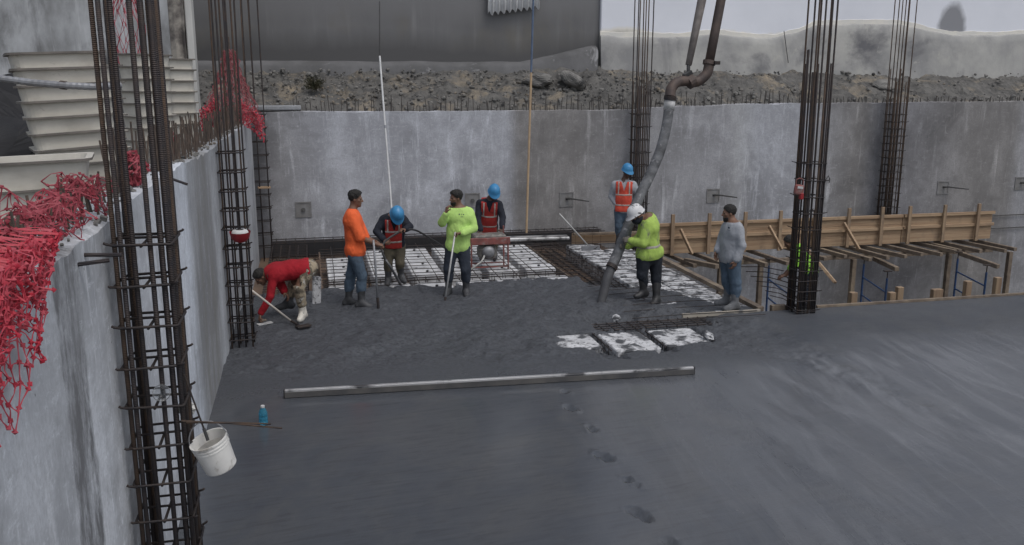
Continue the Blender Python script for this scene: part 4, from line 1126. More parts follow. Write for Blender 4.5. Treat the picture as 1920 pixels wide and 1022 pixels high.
# ------------------------------------------------------------------ bucket, bottle, cup, odds and ends at the near column
c0 = at(403, 850, y=5.25)
bk = thing('bucket', 'dirty white plastic bucket hanging tilted beside the nearest rebar column', 'bucket', c0 - np.array([0, 0, .14]))
ax = Matrix.Rotation(R(-17), 3, 'Y') @ Matrix.Rotation(R(8), 3, 'X')
BS = .9
prof = [(.0, -.115), (.100, -.115), (.106, -.108), (.118, .055), (.121, .056), (.121, .066), (.1195, .067), (.1205, .078), (.1235, .079), (.1235, .088), (.121, .089), (.1225, .105), (.127, .106), (.127, .118), (.118, .118), (.1, -.1), (0, -.105)]
MB().lathe([(a * BS, b * BS) for a, b in prof], c0, 72, ax).build('body', bucket_m, bk, smooth=False)
hd = []
for k in range(13):
    a = math.pi * k / 12; hd.append(np.array(c0) + np.array(ax) @ np.array([.115 * math.cos(a), .02 * math.sin(a), .08 + .14 * math.sin(a)]))
MB().tube(hd, .0035, 6).build('bail_handle', grey_pipe_m, bk)
MB().lathe([(0, .04), (.10, .04)], c0, 24, ax).build('slurry', M('cement_slurry', (.36, .35, .33), None, 6, rough=.6), bk)
sk = thing('stirring_stick', 'dark stick standing in the white bucket', 'stick', at(390, 826, y=5.25))
MB().tube([at(345, 702, y=5.35), at(383, 806, y=5.28)], .0055, 6).build('shaft', tie_m, sk); MB().tube([at(382, 803, y=5.28), at(390, 826, y=5.25)], .010, 8).build('grip', black_rubber, sk)
for (a, b, lab) in ((at(340, 793, y=5.32), at(508, 795, y=5.2), 'upper of the two thin rusty bars sticking out right from the nearest column'), (at(340, 789, y=5.24), at(529, 803, y=5.12), 'lower of the two thin rusty bars sticking out right from the nearest column')):
    o = MB().tube([a, (a + b) / 2 + np.array([0, 0, .006]), b], .0055, 6).build('rebar_peg', rebar2_m, loc=tuple(a)); tag(o, lab, 'rebar')
wc = at(352, 765, y=5.7)
mb = MB(); rock_mesh(mb, wc, .07, 77); tag(mb.build('plastic_bag', M('pale_bag', (.62, .61, .58), (.5, .49, .46), 6, rough=.5)), 'pale crumpled plastic bag tucked behind the nearest column above the bucket', 'bag')
cp = thing('plastic_cup', 'clear plastic cup wedged in the nearest rebar column', 'cup', at(302, 742, y=5.23))
axc = Matrix.Rotation(R(68), 3, 'X') @ Matrix.Rotation(R(12), 3, 'Y')
MB().lathe([(.0, -.055), (.031, -.055), (.046, .05), (.050, .052), (.050, .056), (.044, .052), (.029, -.051), (0, -.051)], at(302, 738, y=5.23), 24, axc).build('body', clear_m, cp, smooth=True)
bo = thing('water_bottle', 'blue plastic water bottle standing on the wet slab', 'bottle', (-.60, 8.98, 0))
MB().lathe([(0, 0), (.030, 0), (.036, .008), (.036, .045), (.033, .05), (.036, .056), (.036, .085), (.033, .09), (.036, .096), (.035, .13), (.026, .165), (.014, .185), (.014, .2)], (-.60, 8.98, .004), 20, sx=1.25, sy=1.25).build('body', bottle_m, bo, smooth=True)
MB().lathe([(.0165, .188), (.0165, .208), (.014, .211), (0, .211)], (-.60, 8.98, .004), 14, sx=1.25, sy=1.25).build('cap', lightgrey_m, bo)
# red things on the columns
c = at(450, 437, y=11.8)
hh = thing('hard_hat', 'red hard hat with a white band hung inside the left wall rebar column', 'helmet', c)
MB().lathe([(.135, -.02), (.13, 0), (.115, .06), (.08, .105), (.03, .125), (0, .128)], c, 20, Matrix.Rotation(R(185), 3, 'X') ).build('shell', red_m, hh, smooth=True)
MB().lathe([(.11, .0), (.105, .02), (.09, .04), (.05, .046)], c, 18).build('liner', white_m, hh, smooth=True)
c = at(1498, 355, y=11.70)
rt_ = thing('red_tool', 'small red worn winch tool with a wire handle tied to the slab edge rebar column', 'tool', c)
MB().box(c + np.array([0, 0, -.005]), (.15, .07, .15), rot=Matrix.Rotation(.12, 3, 'Y'), bev=.02).build('body', pink_m, rt_)
MB().box(c + np.array([0, -.038, .03]), (.09, .008, .035), rot=Matrix.Rotation(.12, 3, 'Y')).build('label_plate', lightgrey_m, rt_)
MB().box(c + np.array([.04, -.01, -.10]), (.06, .06, .10), bev=.012).build('hook_block', red_m, rt_)
MB().tube([c + np.array(v) for v in ((-.055, 0, .07), (-.05, 0, .145), (.0, 0, .165), (.06, 0, .145), (.065, 0, .07))], .008, 8).build('loop_handle', pink_m, rt_)

# ------------------------------------------------------------------ vibrator power unit and hoses
c = at(919, 503, z=0)
vm = thing('power_unit', 'rusty red framed vibrator power unit standing on the foam blocks before a helmeted worker', 'machine', (c[0], c[1], -.05))
zt = at(919, 452, y=c[1])[2]; wd = .36
for sx in (-1, 1):
    for sy in (-1, 1):
        MB().tube([(c[0] + sx * wd, c[1] + .22 + sy * .2, -.04), (c[0] + sx * wd * .98, c[1] + .22 + sy * .2, zt + (.22 if sy > 0 else .04))], .016, 8).build('frame_leg', pink_m, vm)
MB().box((c[0], c[1] + .04, zt - .01), (2 * wd + .08, .05, .13), bev=.008).build('front_panel', pink_m, vm)
MB().box((c[0] + .02, c[1] + .22, zt + .05), (.62, .34, .10), bev=.025).build('fuel_tank', motor_m, vm)
for k in range(4):
    MB().box((c[0] - .2 + .14 * k, c[1] + .1, zt + .085), (.08, .06, .05), bev=.012).build('control_knob', motor_m, vm)
MB().box((c[0] - .02, c[1] + .22, zt - .24), (.36, .3, .26), bev=.06).build('engine', motor_m, vm)
MB().lathe([(0, -.02), (.11, -.02), (.12, 0), (.1, .07), (.04, .09), (0, .09)], (c[0] - .02, c[1] + .05, zt - .22), 20, Matrix.Rotation(R(90), 3, 'X')).build('starter_cover', grey_pipe_m, vm, smooth=True)
MB().tube([(c[0] - wd, c[1] + .02, .02), (c[0] + wd, c[1] + .02, .02)], .014, 8).build('skid', pink_m, vm); MB().tube([(c[0] - wd, c[1] + .42, .02), (c[0] + wd, c[1] + .42, .02)], .014, 8).build('skid', pink_m, vm)
P = curve([at(908, 480, y=16.1), at(903, 490, y=15.95), at(890, 500, y=15.9), at(876, 510, y=15.85), at(862, 513, y=15.6)], 6)
o = MB().tube(P, .018, 8).build('pale_hose', M('pale_hose', (.40, .40, .38), None, 6, rough=.6), smooth=True); tag(o, 'short pale hose curling out from the power unit', 'hose')
# flexible vibrator shaft held by the bent worker
P = curve([at(752, 535, z=-.02), at(735, 505, y=14.55), at(722, 485, y=14.55), at(716, 466, y=14.6), at(723, 452, y=14.75), at(740, 440, y=14.9), at(760, 431, y=15.0), at(780, 432, y=15.1), at(803, 445, y=15.4), at(830, 462, y=15.8), at(850, 480, y=16.0)], 8)
vb = thing('vibrator_hose', 'black flexible vibrator hose held by the bent worker in the blue helmet', 'hose', at(752, 535, z=0))
MB().tube(P[14:], .018, 8).build('flexible_hose', black_rubber, vb, smooth=True)
MB().tube(P[:16], .024, 8).build('poker_head', M('steel_poker', (.2, .2, .21), (.1, .1, .1), 6, rough=.5, metal=.4), vb, smooth=True)

# ------------------------------------------------------------------ people: one smooth implicit surface each, clothes as further surfaces
def nrm(v): v = np.array(v, float); return v / (np.linalg.norm(v) + 1e-12)

class Field:
    """list of rounded primitives blended smoothly, meshed by surface nets"""
    def __init__(s): s.p = []
    def cone(s, a, b, ra, rb, flat=None, q=1., k=.02):
        a, b = np.array(a, float), np.array(b, float); rm = max(ra, rb) * max(1, 1)
        lo = np.minimum(a, b) - rm - .05; hi = np.maximum(a, b) + rm + .05
        fl = None if flat is None else nrm(flat)
        def f(P):
            if fl is not None:
                d = b - a; t = np.clip((P - a) @ d / (d @ d + 1e-12), 0, 1)
                D = P - a - t[..., None] * d; c = D @ fl
                D = D + (c * (1 / q - 1))[..., None] * fl
                return (np.sqrt((D * D).sum(-1)) - (ra + t * (rb - ra))) * min(1, q * 1.15)
            d = b - a; t = np.clip((P - a) @ d / (d @ d + 1e-12), 0, 1)
            D = P - a - t[..., None] * d
            return np.sqrt((D * D).sum(-1)) - (ra + t * (rb - ra))
        s.p.append((f, lo, hi, k)); return s
    def ell(s, c, rad, fr, k=.012):
        c = np.array(c, float); rad = np.array(rad, float); fr = np.array(fr, float); m = rad.max() + .04
        def f(P):
            q = ((P - c) @ fr.T) / rad; l = np.sqrt((q * q).sum(-1)); return (l - 1) * rad.min()
        s.p.append((f, c - m, c + m, k)); return s
    def mesh(s, h, off=0., cut=None, fold=0., seed=0, foldst=(11, 11, 7), mod=None):
        lo = np.min([p[1] for p in s.p], 0) - abs(off); hi = np.max([p[2] for p in s.p], 0) + abs(off)
        n = np.ceil((hi - lo) / h).astype(int) + 2
        ax = [lo[i] + h * np.arange(n[i]) for i in range(3)]
        F = np.full(tuple(n), .25, np.float32)
        for f, l, u, k in s.p:
            i0 = np.maximum(((l - off - lo) / h).astype(int), 0); i1 = np.minimum(((u + off - lo) / h).astype(int) + 2, n)
            sl = tuple(slice(i0[i], i1[i]) for i in range(3))
            G = np.stack(np.meshgrid(*[ax[i][sl[i]] for i in range(3)], indexing='ij'), -1)
            d = f(G); o = F[sl]
            hh = np.clip(.5 + .5 * (o - d) / k, 0, 1)
            F[sl] = o * (1 - hh) + d * hh - k * hh * (1 - hh)
        if fold or cut is not None or mod is not None:      # only near the surface
            near = np.abs(F) < abs(off) + .05; G = lo + h * np.argwhere(near); v = F[near]
            v = v - off * (mod(G) if mod is not None else 1.)
            if fold: v = v + fold * 2 * (fbm(G * np.array(foldst) + seed * 5.1, 3, seed, .6) - .5)
            if cut is not None: v = np.maximum(v, cut(G))
            deep = F <= -abs(off) - .05
            F -= off; F[near] = v
            if cut is not None and deep.any():
                G = lo + h * np.argwhere(deep); F[deep] = np.maximum(F[deep], cut(G))
        else: F -= off
        F[0], F[-1] = .2, .2; F[:, 0], F[:, -1] = .2, .2; F[:, :, 0], F[:, :, -1] = .2, .2
        ins = F < 0
        # surface nets
        cs = np.zeros(tuple(m - 1 for m in n), np.int8)
        for dx in (0, 1):
            for dy in (0, 1):
                for dz in (0, 1): cs += ins[dx:n[0] - 1 + dx, dy:n[1] - 1 + dy, dz:n[2] - 1 + dz]
        act = (cs > 0) & (cs < 8); idx = np.argwhere(act)
        if len(idx) == 0: return np.zeros((0, 3)), np.zeros((0, 4), int)
        num = np.full(act.shape, -1, np.int64); num[act] = np.arange(len(idx))
        acc = np.zeros((len(idx), 3)); cnt = np.zeros(len(idx))
        cor = [(a, b, c) for a in (0, 1) for b in (0, 1) for c in (0, 1)]
        for a in cor:
            for axi in range(3):
                if a[axi]: continue
                b = list(a); b[axi] = 1
                fa = F[idx[:, 0] + a[0], idx[:, 1] + a[1], idx[:, 2] + a[2]]; fb = F[idx[:, 0] + b[0], idx[:, 1] + b[1], idx[:, 2] + b[2]]
                m = (fa < 0) != (fb < 0); t = np.where(m, fa / np.where(fa == fb, 1, fa - fb), 0)
                p = np.tile(np.array(a, float), (len(idx), 1)); p[:, axi] += t
                acc[m] += p[m]; cnt[m] += 1
        V = lo + h * (idx + acc / np.maximum(cnt, 1)[:, None])
        Q = []
        for axi in range(3):
            u, v = (axi + 1) % 3, (axi + 2) % 3
            A = [slice(0, m) for m in n]; B = list(A); A[axi] = slice(0, n[axi] - 1); B[axi] = slice(1, n[axi])
            cr = ins[tuple(A)] != ins[tuple(B)]; e = np.argwhere(cr)
            e = e[(e[:, u] > 0) & (e[:, v] > 0) & (e[:, u] < n[u] - 1) & (e[:, v] < n[v] - 1)]
            sgn = ins[e[:, 0], e[:, 1], e[:, 2]]
            c = []
            for (du, dv) in ((-1, -1), (0, -1), (0, 0), (-1, 0)):
                g = e.copy(); g[:, u] += du; g[:, v] += dv; c.append(num[g[:, 0], g[:, 1], g[:, 2]])
            q = np.stack(c, -1); q[~sgn] = q[~sgn][:, ::-1]; Q.append(q)
        Q = np.concatenate(Q); Q = Q[(Q >= 0).all(1)]
        return V, Q
    def build(s, name, mat, parent, h, **kw):
        V, Q = s.mesh(h, **kw)
        if len(V) == 0: return None
        V = V - np.array(parent.location) if parent.parent is None else V - np.array(parent.parent.location)
        me = bpy.data.meshes.new(name); me.vertices.add(len(V)); me.vertices.foreach_set('co', V.ravel())
        me.loops.add(Q.size); me.loops.foreach_set('vertex_index', Q.ravel().astype(np.int32))
        me.polygons.add(len(Q)); me.polygons.foreach_set('loop_start', np.arange(len(Q), dtype=np.int32) * 4)
        me.polygons.foreach_set('use_smooth', np.full(len(Q), True)); me.update(calc_edges=True); me.materials.append(mat)
        o = bpy.data.objects.new(name, me); COL.objects.link(o); o.parent = parent; return o

def cloth(name, c, dirt=(.10, .10, .10), amount=(.60, .76), dark=.78):
    return M(name, c, tuple(v * dark for v in c), 5, rough=.9, bump=.55, bscale=16, spot=(dirt, 4.5, *amount))
skin_m = M('brown_skin', (.19, .105, .070), (.155, .082, .055), 9, rough=.55)
skin2_m = M('dark_skin', (.10, .055, .04), (.075, .042, .03), 9, rough=.55)
hair_m = M('black_hair', (.010, .009, .009), (.022, .02, .018), 30, rough=.7, bump=.8, bscale=60)
eye_m = M('eye_dark', (.03, .025, .022), None, 5, rough=.3)
glove_m = M('muddy_glove', (.20, .18, .155), (.11, .10, .09), 9, rough=.9)
print_m = M('print_ink', (.03, .05, .08), None, 9, rough=.8)
orange_m = cloth('orange_cotton', (.80, .135, .04), (.55, .09, .03), (.62, .9), .9)
lime_m = cloth('lime_cotton', (.47, .70, .20), (.40, .58, .19), (.6, .9), .9)
limed_m = cloth('lime_cotton_splashed', (.40, .56, .12), (.17, .18, .13), (.55, .64), .85)
redshirt_m = cloth('red_shirt', (.33, .008, .018), (.2, .006, .014), (.6, .9), .8)
greyshirt_m = cloth('grey_shirt', (.33, .345, .375), (.24, .25, .26), (.6, .8), .88)
vest_m = cloth('orange_red_vest', (.58, .075, .045), (.30, .05, .035), (.58, .75), .85)
vest2_m = cloth('red_vest', (.40, .035, .03), (.18, .03, .025), (.56, .72), .8)
band_m = M('reflective_tape', (.46, .44, .41), (.30, .25, .22), 9, rough=.4)
navy_m = cloth('navy_sleeve', (.016, .019, .03), (.03, .03, .035), (.6, .8))
jean_m = cloth('blue_denim', (.085, .125, .175), (.045, .055, .07), (.55, .72), .7)
jeand_m = cloth('dark_work_trousers', (.030, .038, .055), (.06, .062, .065), (.58, .74), .75)
black_tr_m = cloth('navy_work_trousers', (.015, .019, .028), (.04, .04, .042), (.62, .8), .75)
camo_m = M('camouflage_cloth', (.30, .25, .18), (.12, .10, .075), 9, rough=.9, lo=.46, hi=.54, spot=((.40, .38, .34), 12, .56, .62), streak=((.045, .042, .036), 14, .58, .63))
olive_m = cloth('muddy_olive_trousers', (.105, .09, .062), (.06, .055, .045), (.54, .7), .75)
boot_m = M('muddy_rubber_boot', (.030, .031, .034), (.07, .072, .078), 6, rough=.6, bump=.3)
bootg_m = M('grey_mud_boot', (.17, .175, .185), (.075, .077, .08), 5, rough=.8, bump=.3)
bootw_m = M('white_boot', (.66, .63, .57), (.5, .47, .42), 6, rough=.55, spot=((.14, .14, .13), 6, .56, .68))
helm_b = M('blue_helmet', (.05, .245, .48), (.045, .20, .40), 6, rough=.35, spot=((.10, .22, .38), 8, .6, .75))
helm_w = M('white_helmet', (.68, .68, .69), (.55, .55, .56), 6, rough=.4, spot=((.05, .05, .055), 9, .57, .62))

def hand(F, W, d, n, side, curl=.9, s=1.):
    """palm + five fingers from wrist W along d; n points out of the palm; side = towards the thumb"""
    d = nrm(d); n = nrm(np.array(n) - d * np.dot(n, d)); t = np.cross(d, n); t = t if np.dot(t, side) > 0 else -t
    k0 = []
    for i, (o, l) in enumerate(((.030, .088), (.010, .092), (-.010, .088), (-.028, .080))):
        k = W + d * l * s + t * o * s; k0.append(k)
        F.cone(W + t * o * .55 * s + d * .012, k, .015 * s, .0125 * s, k=.012)
    for i, (k, L_) in enumerate(zip(k0, ((.042, .026, .021), (.046, .030, .022), (.042, .028, .021), (.033, .021, .019)))):
        a = 0; p = k; r = .0098 * s
        for j, l in enumerate(L_):
            a += curl * (.7 if j == 0 else .95) * (1 + .1 * i)
            q = p + (d * math.cos(a) + n * math.sin(a)) * l * s
            F.cone(p, q, r, r * .9, k=.004); p = q; r *= .9
    p = W + d * .028 * s + t * .026 * s; q = p + nrm(d * .6 + t * .75 + n * .25) * .042 * s
    F.cone(p, q, .015 * s, .0115 * s, k=.01); r2 = q + nrm(d * .75 + t * .1 + n * (.35 + .5 * curl)) * .034 * s
    F.cone(q, r2, .0112 * s, .0095 * s, k=.005)

LOG = []
def person(label, base, head, face, neck, sh, el, wr, hd, hip, kn, an, toe, top, top_sleeve, trouser, boot, skin=skin_m, hair='short', helmet=None,
           vest=None, beard=False, bulk=1., tilt=0., top_hem=.10, gloves=None, boot_h=.26, boot_w=1., baggy=.014, curl=(1., 1.), sc=1., palm=None, up_hint=None, mask=False, prints=(), band=0.):
    B = at(*base[:2], z=base[2]) if len(base) == 3 else at(base[0], base[1], y=base[3])
    az = math.atan2(B[0], B[1]); rt = np.array([math.cos(az), -math.sin(az), 0]); aw = np.array([math.sin(az), math.cos(az), 0]); up = np.array([0, 0, 1.])
    def J(p):
        d = ray(p[0], p[1]); t = ((B + aw * (p[2] if len(p) > 2 else 0) - CAMP) @ aw) / (d @ aw); return CAMP + t * d
    def D(v): return nrm(rt * v[0] + aw * v[1] + up * v[2])
    T = thing('person', label, 'person', B)
    Hc = J(head); N = J(neck); SH = [J(p) for p in sh]; EL = [J(p) for p in el]; WR = [J(p) for p in wr]; HP = [J(p) for p in hip]; KN = [J(p) for p in kn]; AN = [J(p) for p in an]
    pel = (HP[0] + HP[1]) / 2; che = (SH[0] + SH[1]) / 2; spine = nrm(che - pel); shl = nrm(SH[1] - SH[0]); fr = nrm(np.cross(shl, spine))
    if np.dot(fr, D(toe[0]) + D(toe[1])) < 0 and up_hint is None: fr = -fr
    LOG.append((label[:34], 'torso %.2f' % np.linalg.norm(che - pel), 'arm', ['%.2f/%.2f' % (np.linalg.norm(SH[i] - EL[i]), np.linalg.norm(EL[i] - WR[i])) for i in (0, 1)], 'sh %.2f' % np.linalg.norm(SH[0] - SH[1]),
                'leg', ['%.2f/%.2f' % (np.linalg.norm(HP[i] - KN[i]), np.linalg.norm(KN[i] - AN[i])) for i in (0, 1)], 'an z', ['%.2f' % a[2] for a in AN]))
    b = bulk
    def torso(F, e=0., b=b, nk=.060, ch=.085):
        hl = nrm(HP[1] - HP[0])
        F.cone(HP[0] + hl * .02 + spine * .02, HP[1] - hl * .02 + spine * .02, .105 * b + e, .105 * b + e, k=.05)
        mid = pel * .55 + che * .45 + fr * .012 * b
        F.cone(pel + spine * .04, mid, .150 * b + e, .148 * b + e, fr, .76, k=.06)
        F.cone(mid, che - spine * .05, .150 * b + e, .165 * b + e, fr, .72, k=.06)
        F.cone(SH[0] * .72 + che * .28 - spine * .06, SH[1] * .72 + che * .28 - spine * .06, .098 * b + e, .098 * b + e, k=.06)
        F.cone(SH[0] + shl * .03, SH[1] - shl * .03, .062 * b + e, .062 * b + e, k=.05)
        F.cone(che + spine * .02, N + (Hc - N) * .15, ch + e, nk + e, k=.04)
    def arm(F, i, e=0., to=1., r0=.052, r1=.042, r2=.032):
        F.cone(SH[i], EL[i], (r0 * b + e), (r1 + e), k=.03)
        if to > 0: F.cone(EL[i], EL[i] + (WR[i] - EL[i]) * to, r1 + e, r1 + (r2 - r1) * to + e, k=.02)
    def leg(F, i, e=0., lower=1.):
        F.cone(HP[i] + (KN[i] - HP[i]) * .03, KN[i], .092 * b + e, .062 + e, k=.04)
        F.cone(KN[i], KN[i] * (1 - lower) + AN[i] * lower, .060 + e, .060 + (.043 - .060) * lower + e, k=.03)
        kb = KN[i] * .7 + AN[i] * .3; F.cone(kb - D(toe[i]) * .02, kb * .6 + AN[i] * .4 - D(toe[i]) * .01, .052 + e, .042 + e, k=.03)
    def foot(F, i, e=0.):
        td = D(toe[i]); td = nrm(np.array([td[0], td[1], min(0, td[2])])); heel = AN[i] - td * .045 + up * -.045; ball = AN[i] + td * .115 + up * -.062
        F.cone(AN[i], heel, .042 + e, .040 + e, k=.03); F.cone(AN[i] + td * .02, ball, .042 + e, .034 + e, k=.03); F.cone(heel, ball + td * .05, .036 + e, .030 + e, k=.03)
    # head frame
    f = D(face); u = nrm(up_hint if up_hint is not None else (Hc - N) * .8 + up * .6); u = nrm(u - f * np.dot(u, f)); s_ = np.cross(f, u)
    fr_h = np.array([s_, f, u])
    hp = lambda x, y, z: Hc + (s_ * x + f * y + u * z) * sc
    def head_f(F):
        F.ell(hp(0, -.012, .03), (.076 * sc, .094 * sc, .088 * sc), fr_h, k=.03)
        F.ell(hp(0, .022, -.045), (.060 * sc, .068 * sc, .075 * sc), fr_h, k=.035)
        F.cone(hp(0, .062, -.098), hp(0, .070, -.100), .022 * sc, .018 * sc, k=.03)               # chin
        F.cone(hp(0, .086, .012), hp(0, .108, -.026), .008 * sc, .0135 * sc, k=.012)               # nose
        F.cone(hp(-.013, .094, -.03), hp(.013, .094, -.03), .009, .009, k=.01)
        F.cone(hp(-.034, .078, .020), hp(.034, .078, .020), .011, .011, k=.012)                     # brow
        F.cone(hp(-.018, .084, -.058), hp(.018, .084, -.058), .008, .008, k=.006)                   # lips
        F.cone(hp(-.017, .083, -.069), hp(.017, .083, -.069), .008, .008, k=.006)
        for q in (-1, 1):
            F.ell(hp(.076 * q, -.006, -.008), (.011, .020, .032), fr_h, k=.008)                     # ears
            F.ell(hp(.045 * q, .058, -.018), (.018, .018, .016), fr_h, k=.02)                       # cheeks
        F.cone(N - spine * .02, hp(0, -.025, -.05), .056, .052, k=.03)
    body = Field(); torso(body); head_f(body)
    for i in (0, 1): arm(body, i); leg(body, i); foot(body, i)
    for i in (0, 1):
        dv = D(hd[i]); pn = D(palm[i]) if palm else (-fr if False else nrm(np.cross(dv, shl)) * (1 if i == 0 else -1) * -1)
        hand(body, WR[i], dv, pn, D((0, 0, 1)) if abs(dv[2]) < .75 else fr, curl[i], 1.02)
    body.build('body', skin, T, .0065)
    # clothes
    cl = Field(); torso(cl, .0, nk=.040, ch=.07)
    sl = top_sleeve
    for i in (0, 1): arm(cl, i, .004, sl if sl > 0 else 0.)
    hem_p = pel - spine * top_hem
    def cut_hem(G):
        a = (hem_p - G) @ spine; nk = (G - (N + spine * .030)) @ nrm(spine * .9 + nrm(Hc - N) * .5)
        # only trim what belongs to the trunk: points far from the trunk axis (sleeves) are kept
        tt = np.clip((G - pel) @ spine, -.3, .6); dist = np.linalg.norm(G - pel - tt[..., None] * spine, axis=-1)
        a = np.where(dist < .27, a, -1.)
        d2 = np.linalg.norm(G - N, axis=-1)
        return np.maximum(a, np.where(d2 < .16, nk, -1.))
    def smod(G): return .30 + .70 * sstep((che + spine * .05 - G) @ spine, .0, .20)
    SHIRT = cl.build('shirt', top, T, .0085, off=baggy + .006, cut=cut_hem, fold=.014, seed=len(LOG), mod=smod)
    for (px, py, wd, hg, pm) in prints:
        c = J((px, py))
        def pc(G, c=c): return np.maximum.reduce([cut_hem(G), np.abs((G - c) @ rt) - wd / 2, np.abs((G - c) @ up) - hg / 2, (G - (pel + che) / 2) @ aw + .02])
        cl.build('chest_print', pm, SHIRT, .0055, off=baggy + .0085, cut=pc, fold=.014, seed=len(LOG), mod=smod)
    if band:
        def bc0(G): return np.maximum(cut_hem(G), np.abs((G - pel) @ spine - np.linalg.norm(che - pel) * band) - .022)
        cl.build('reflective_band', band_m, SHIRT, .0085, off=baggy + .0085, cut=lambda G: np.maximum(bc0(G), np.linalg.norm(G - pel - ((G - pel) @ spine)[..., None] * spine, axis=-1) - .25), fold=.014, seed=len(LOG), mod=smod)
    tr = Field(); hl = nrm(HP[1] - HP[0])
    tr.cone(HP[0] + hl * .025 + spine * .02, HP[1] - hl * .025 + spine * .02, .096 * b, .096 * b, k=.05); tr.cone(pel + spine * .0, pel + spine * .10, .140 * b, .138 * b, fr, .76, k=.05)
    LB_ = []
    for i in (0, 1):
        top_b = AN[i] + nrm(KN[i] - AN[i]) * boot_h; LB_.append(top_b)
        fr_low = 1 - np.linalg.norm(top_b - AN[i]) / np.linalg.norm(KN[i] - AN[i]); leg(tr, i, .006, min(1, fr_low + .12))
    def cut_top(G): return np.where(np.linalg.norm(G - pel, axis=-1) < .35, (G - (pel + spine * .13)) @ spine, -1.)
    tr.build('trousers', trouser, T, .0085, off=min(baggy, .015), cut=cut_top, fold=.016, seed=len(LOG) + 20)
    for i in (0, 1):
        bo = Field(); bo.cone(AN[i], LB_[i], .047 * boot_w, .060 * boot_w, k=.03); foot(bo, i, .006)
        bm = boot[i] if isinstance(boot, (list, tuple)) else boot
        bo.build('boot', bm, T, .0075, off=.006, cut=lambda G, i=i: (G - LB_[i]) @ nrm(KN[i] - AN[i]), fold=.004, seed=i)
    if gloves is not None:
        for i in (0, 1):
            g = Field(); dv = D(hd[i]); hand(g, WR[i], dv, D(palm[i]) if palm else nrm(np.cross(dv, shl)) * (1 if i == 0 else -1) * -1, D((0, 0, 1)) if abs(dv[2]) < .75 else fr, curl[i], 1.05)
            g.cone(WR[i] - dv * .04, WR[i], .036, .034, k=.02); g.build('glove', gloves, T, .006, off=.004)
    for q in (-1, 1):
        e = Field(); e.ell(hp(.031 * q, .079, .003), (.014, .010, .008), fr_h); e.build('eye', eye_m, T, .003)
    if hair and helmet is None:
        hf = Field(); hf.ell(hp(0, -.016, .038), (.083 * sc, .098 * sc, .090 * sc), fr_h)
        if hair == 'curly': hf.ell(hp(0, -.012, .075), (.078, .092, .066), fr_h, k=.03)
        if hair == 'full': hf.ell(hp(0, .0, .07), (.08, .095, .062), fr_h, k=.03)
        def hc(G):
            q = (G - Hc) @ fr_h.T; return np.maximum(-(q[..., 2] - (-.055 + np.clip(q[..., 1] + .045, 0, .2) * .95)), np.where(q[..., 1] > .045, (q[..., 1] - .06) - (q[..., 2] - .05) * .6, -1))
        hf.build('hair', hair_m, T, .006, off=.006, cut=hc, fold=.012 if hair == 'curly' else .006, seed=3, foldst=(38, 38, 38))
    if beard:
        bf = Field(); bf.ell(hp(0, .026, -.062), (.060, .068, .062), fr_h, k=.02); bf.cone(hp(0, .07, -.105), hp(0, .074, -.11), .022, .018, k=.02)
        def bc(G):
            q = (G - Hc) @ fr_h.T; return np.maximum(q[..., 2] + .058 + np.clip(q[..., 1] - .03, 0, .1) * .1, np.maximum(.035 - q[..., 1], (np.abs(q[..., 0]) < .02) * ((q[..., 2] > -.078) & (q[..., 2] < -.05) & (q[..., 1] > .07)) * 1. - .5))
        bf.build('beard', hair_m, T, .006, off=.007, cut=bc, fold=.004, seed=4, foldst=(40, 40, 40))
    if helmet is not None:
        mb = MB(); n = 32; prof = [(.170, -.012), (.168, -.004), (.136, .004), (.133, .03), (.122, .075), (.098, .115), (.06, .14), (.025, .149), (0, .15)]
        V = []
        for (r_, z) in prof:
            for k in range(n):
                a = 2 * math.pi * k / n; ca, sa = math.cos(a), math.sin(a)
                br = 1.
                if r_ > .15: br = (.86 + .26 * max(0, sa) ** 3)
                x, y = r_ * ca * .88 * br, r_ * sa * 1.04 * br; zz = z - (.018 * max(0, sa) ** 2 if r_ > .15 else 0)
                if .02 < z < .145: zz += .006 * (abs(ca) < .22) + .003 * (.45 < abs(ca) < .6)
                V.append(hp(x, y - .012, zz * .98 + .035))
        F = [(i * n + k, i * n + (k + 1) % n, (i + 1) * n + (k + 1) % n, (i + 1) * n + k) for i in range(len(prof) - 1) for k in range(n)]
        mb.add(V, F)
        mb.add([hp(.12 * math.cos(a), .14 * math.sin(a) - .012, .032) for a in np.linspace(0, 2 * math.pi, n, endpoint=False)], [tuple(range(n))])
        ho = mb.build('helmet', helmet, T, smooth=True)
        st = MB()
        for q in (-1, 1): st.tube([hp(.085 * q, .02, .03), hp(.08 * q, .03, -.04), hp(.03 * q, .075, -.115)], .004, 5)
        st.tube([hp(-.03, .075, -.115), hp(.03, .075, -.115)], .004, 5).build('chin_strap', black_rubber, T)
    if mask:
        mf = Field(); mf.ell(hp(0, .03, -.06), (.066, .07, .07), fr_h, k=.02); mf.cone(N, hp(0, .0, -.06), .062, .066, k=.03); mf.build('neck_scarf', navy_m, T, .0075, off=.006, fold=.005, seed=5, cut=lambda G: ((G - Hc) @ fr_h.T)[..., 2] + .012)
    if vest is not None:
        vf = Field(); torso(vf, .004)
        hem = pel - spine * .02
        def vc(G):
            a = (hem - G) @ spine; nk = (G - (N - spine * .02)) @ spine
            r1 = []
            for i in (0, 1):
                out = nrm(SH[i] - SH[1 - i]); r1.append((G - (SH[i] - out * .035)) @ out)
            q = G - (N - spine * .0); vv = .07 - np.abs(q @ shl) - np.clip(-(q @ spine), 0, 1) * .32      # V neck at the front
            vv = np.where(q @ fr > .02, vv, -1)
            return np.maximum.reduce([a, nk, r1[0], r1[1], vv])
        kw = dict(cut=vc, fold=.010, seed=len(LOG) + 5)
        VO = vf.build('vest', vest, T, .0085, off=baggy + .022, **kw)
        L_ = np.linalg.norm(che - pel)
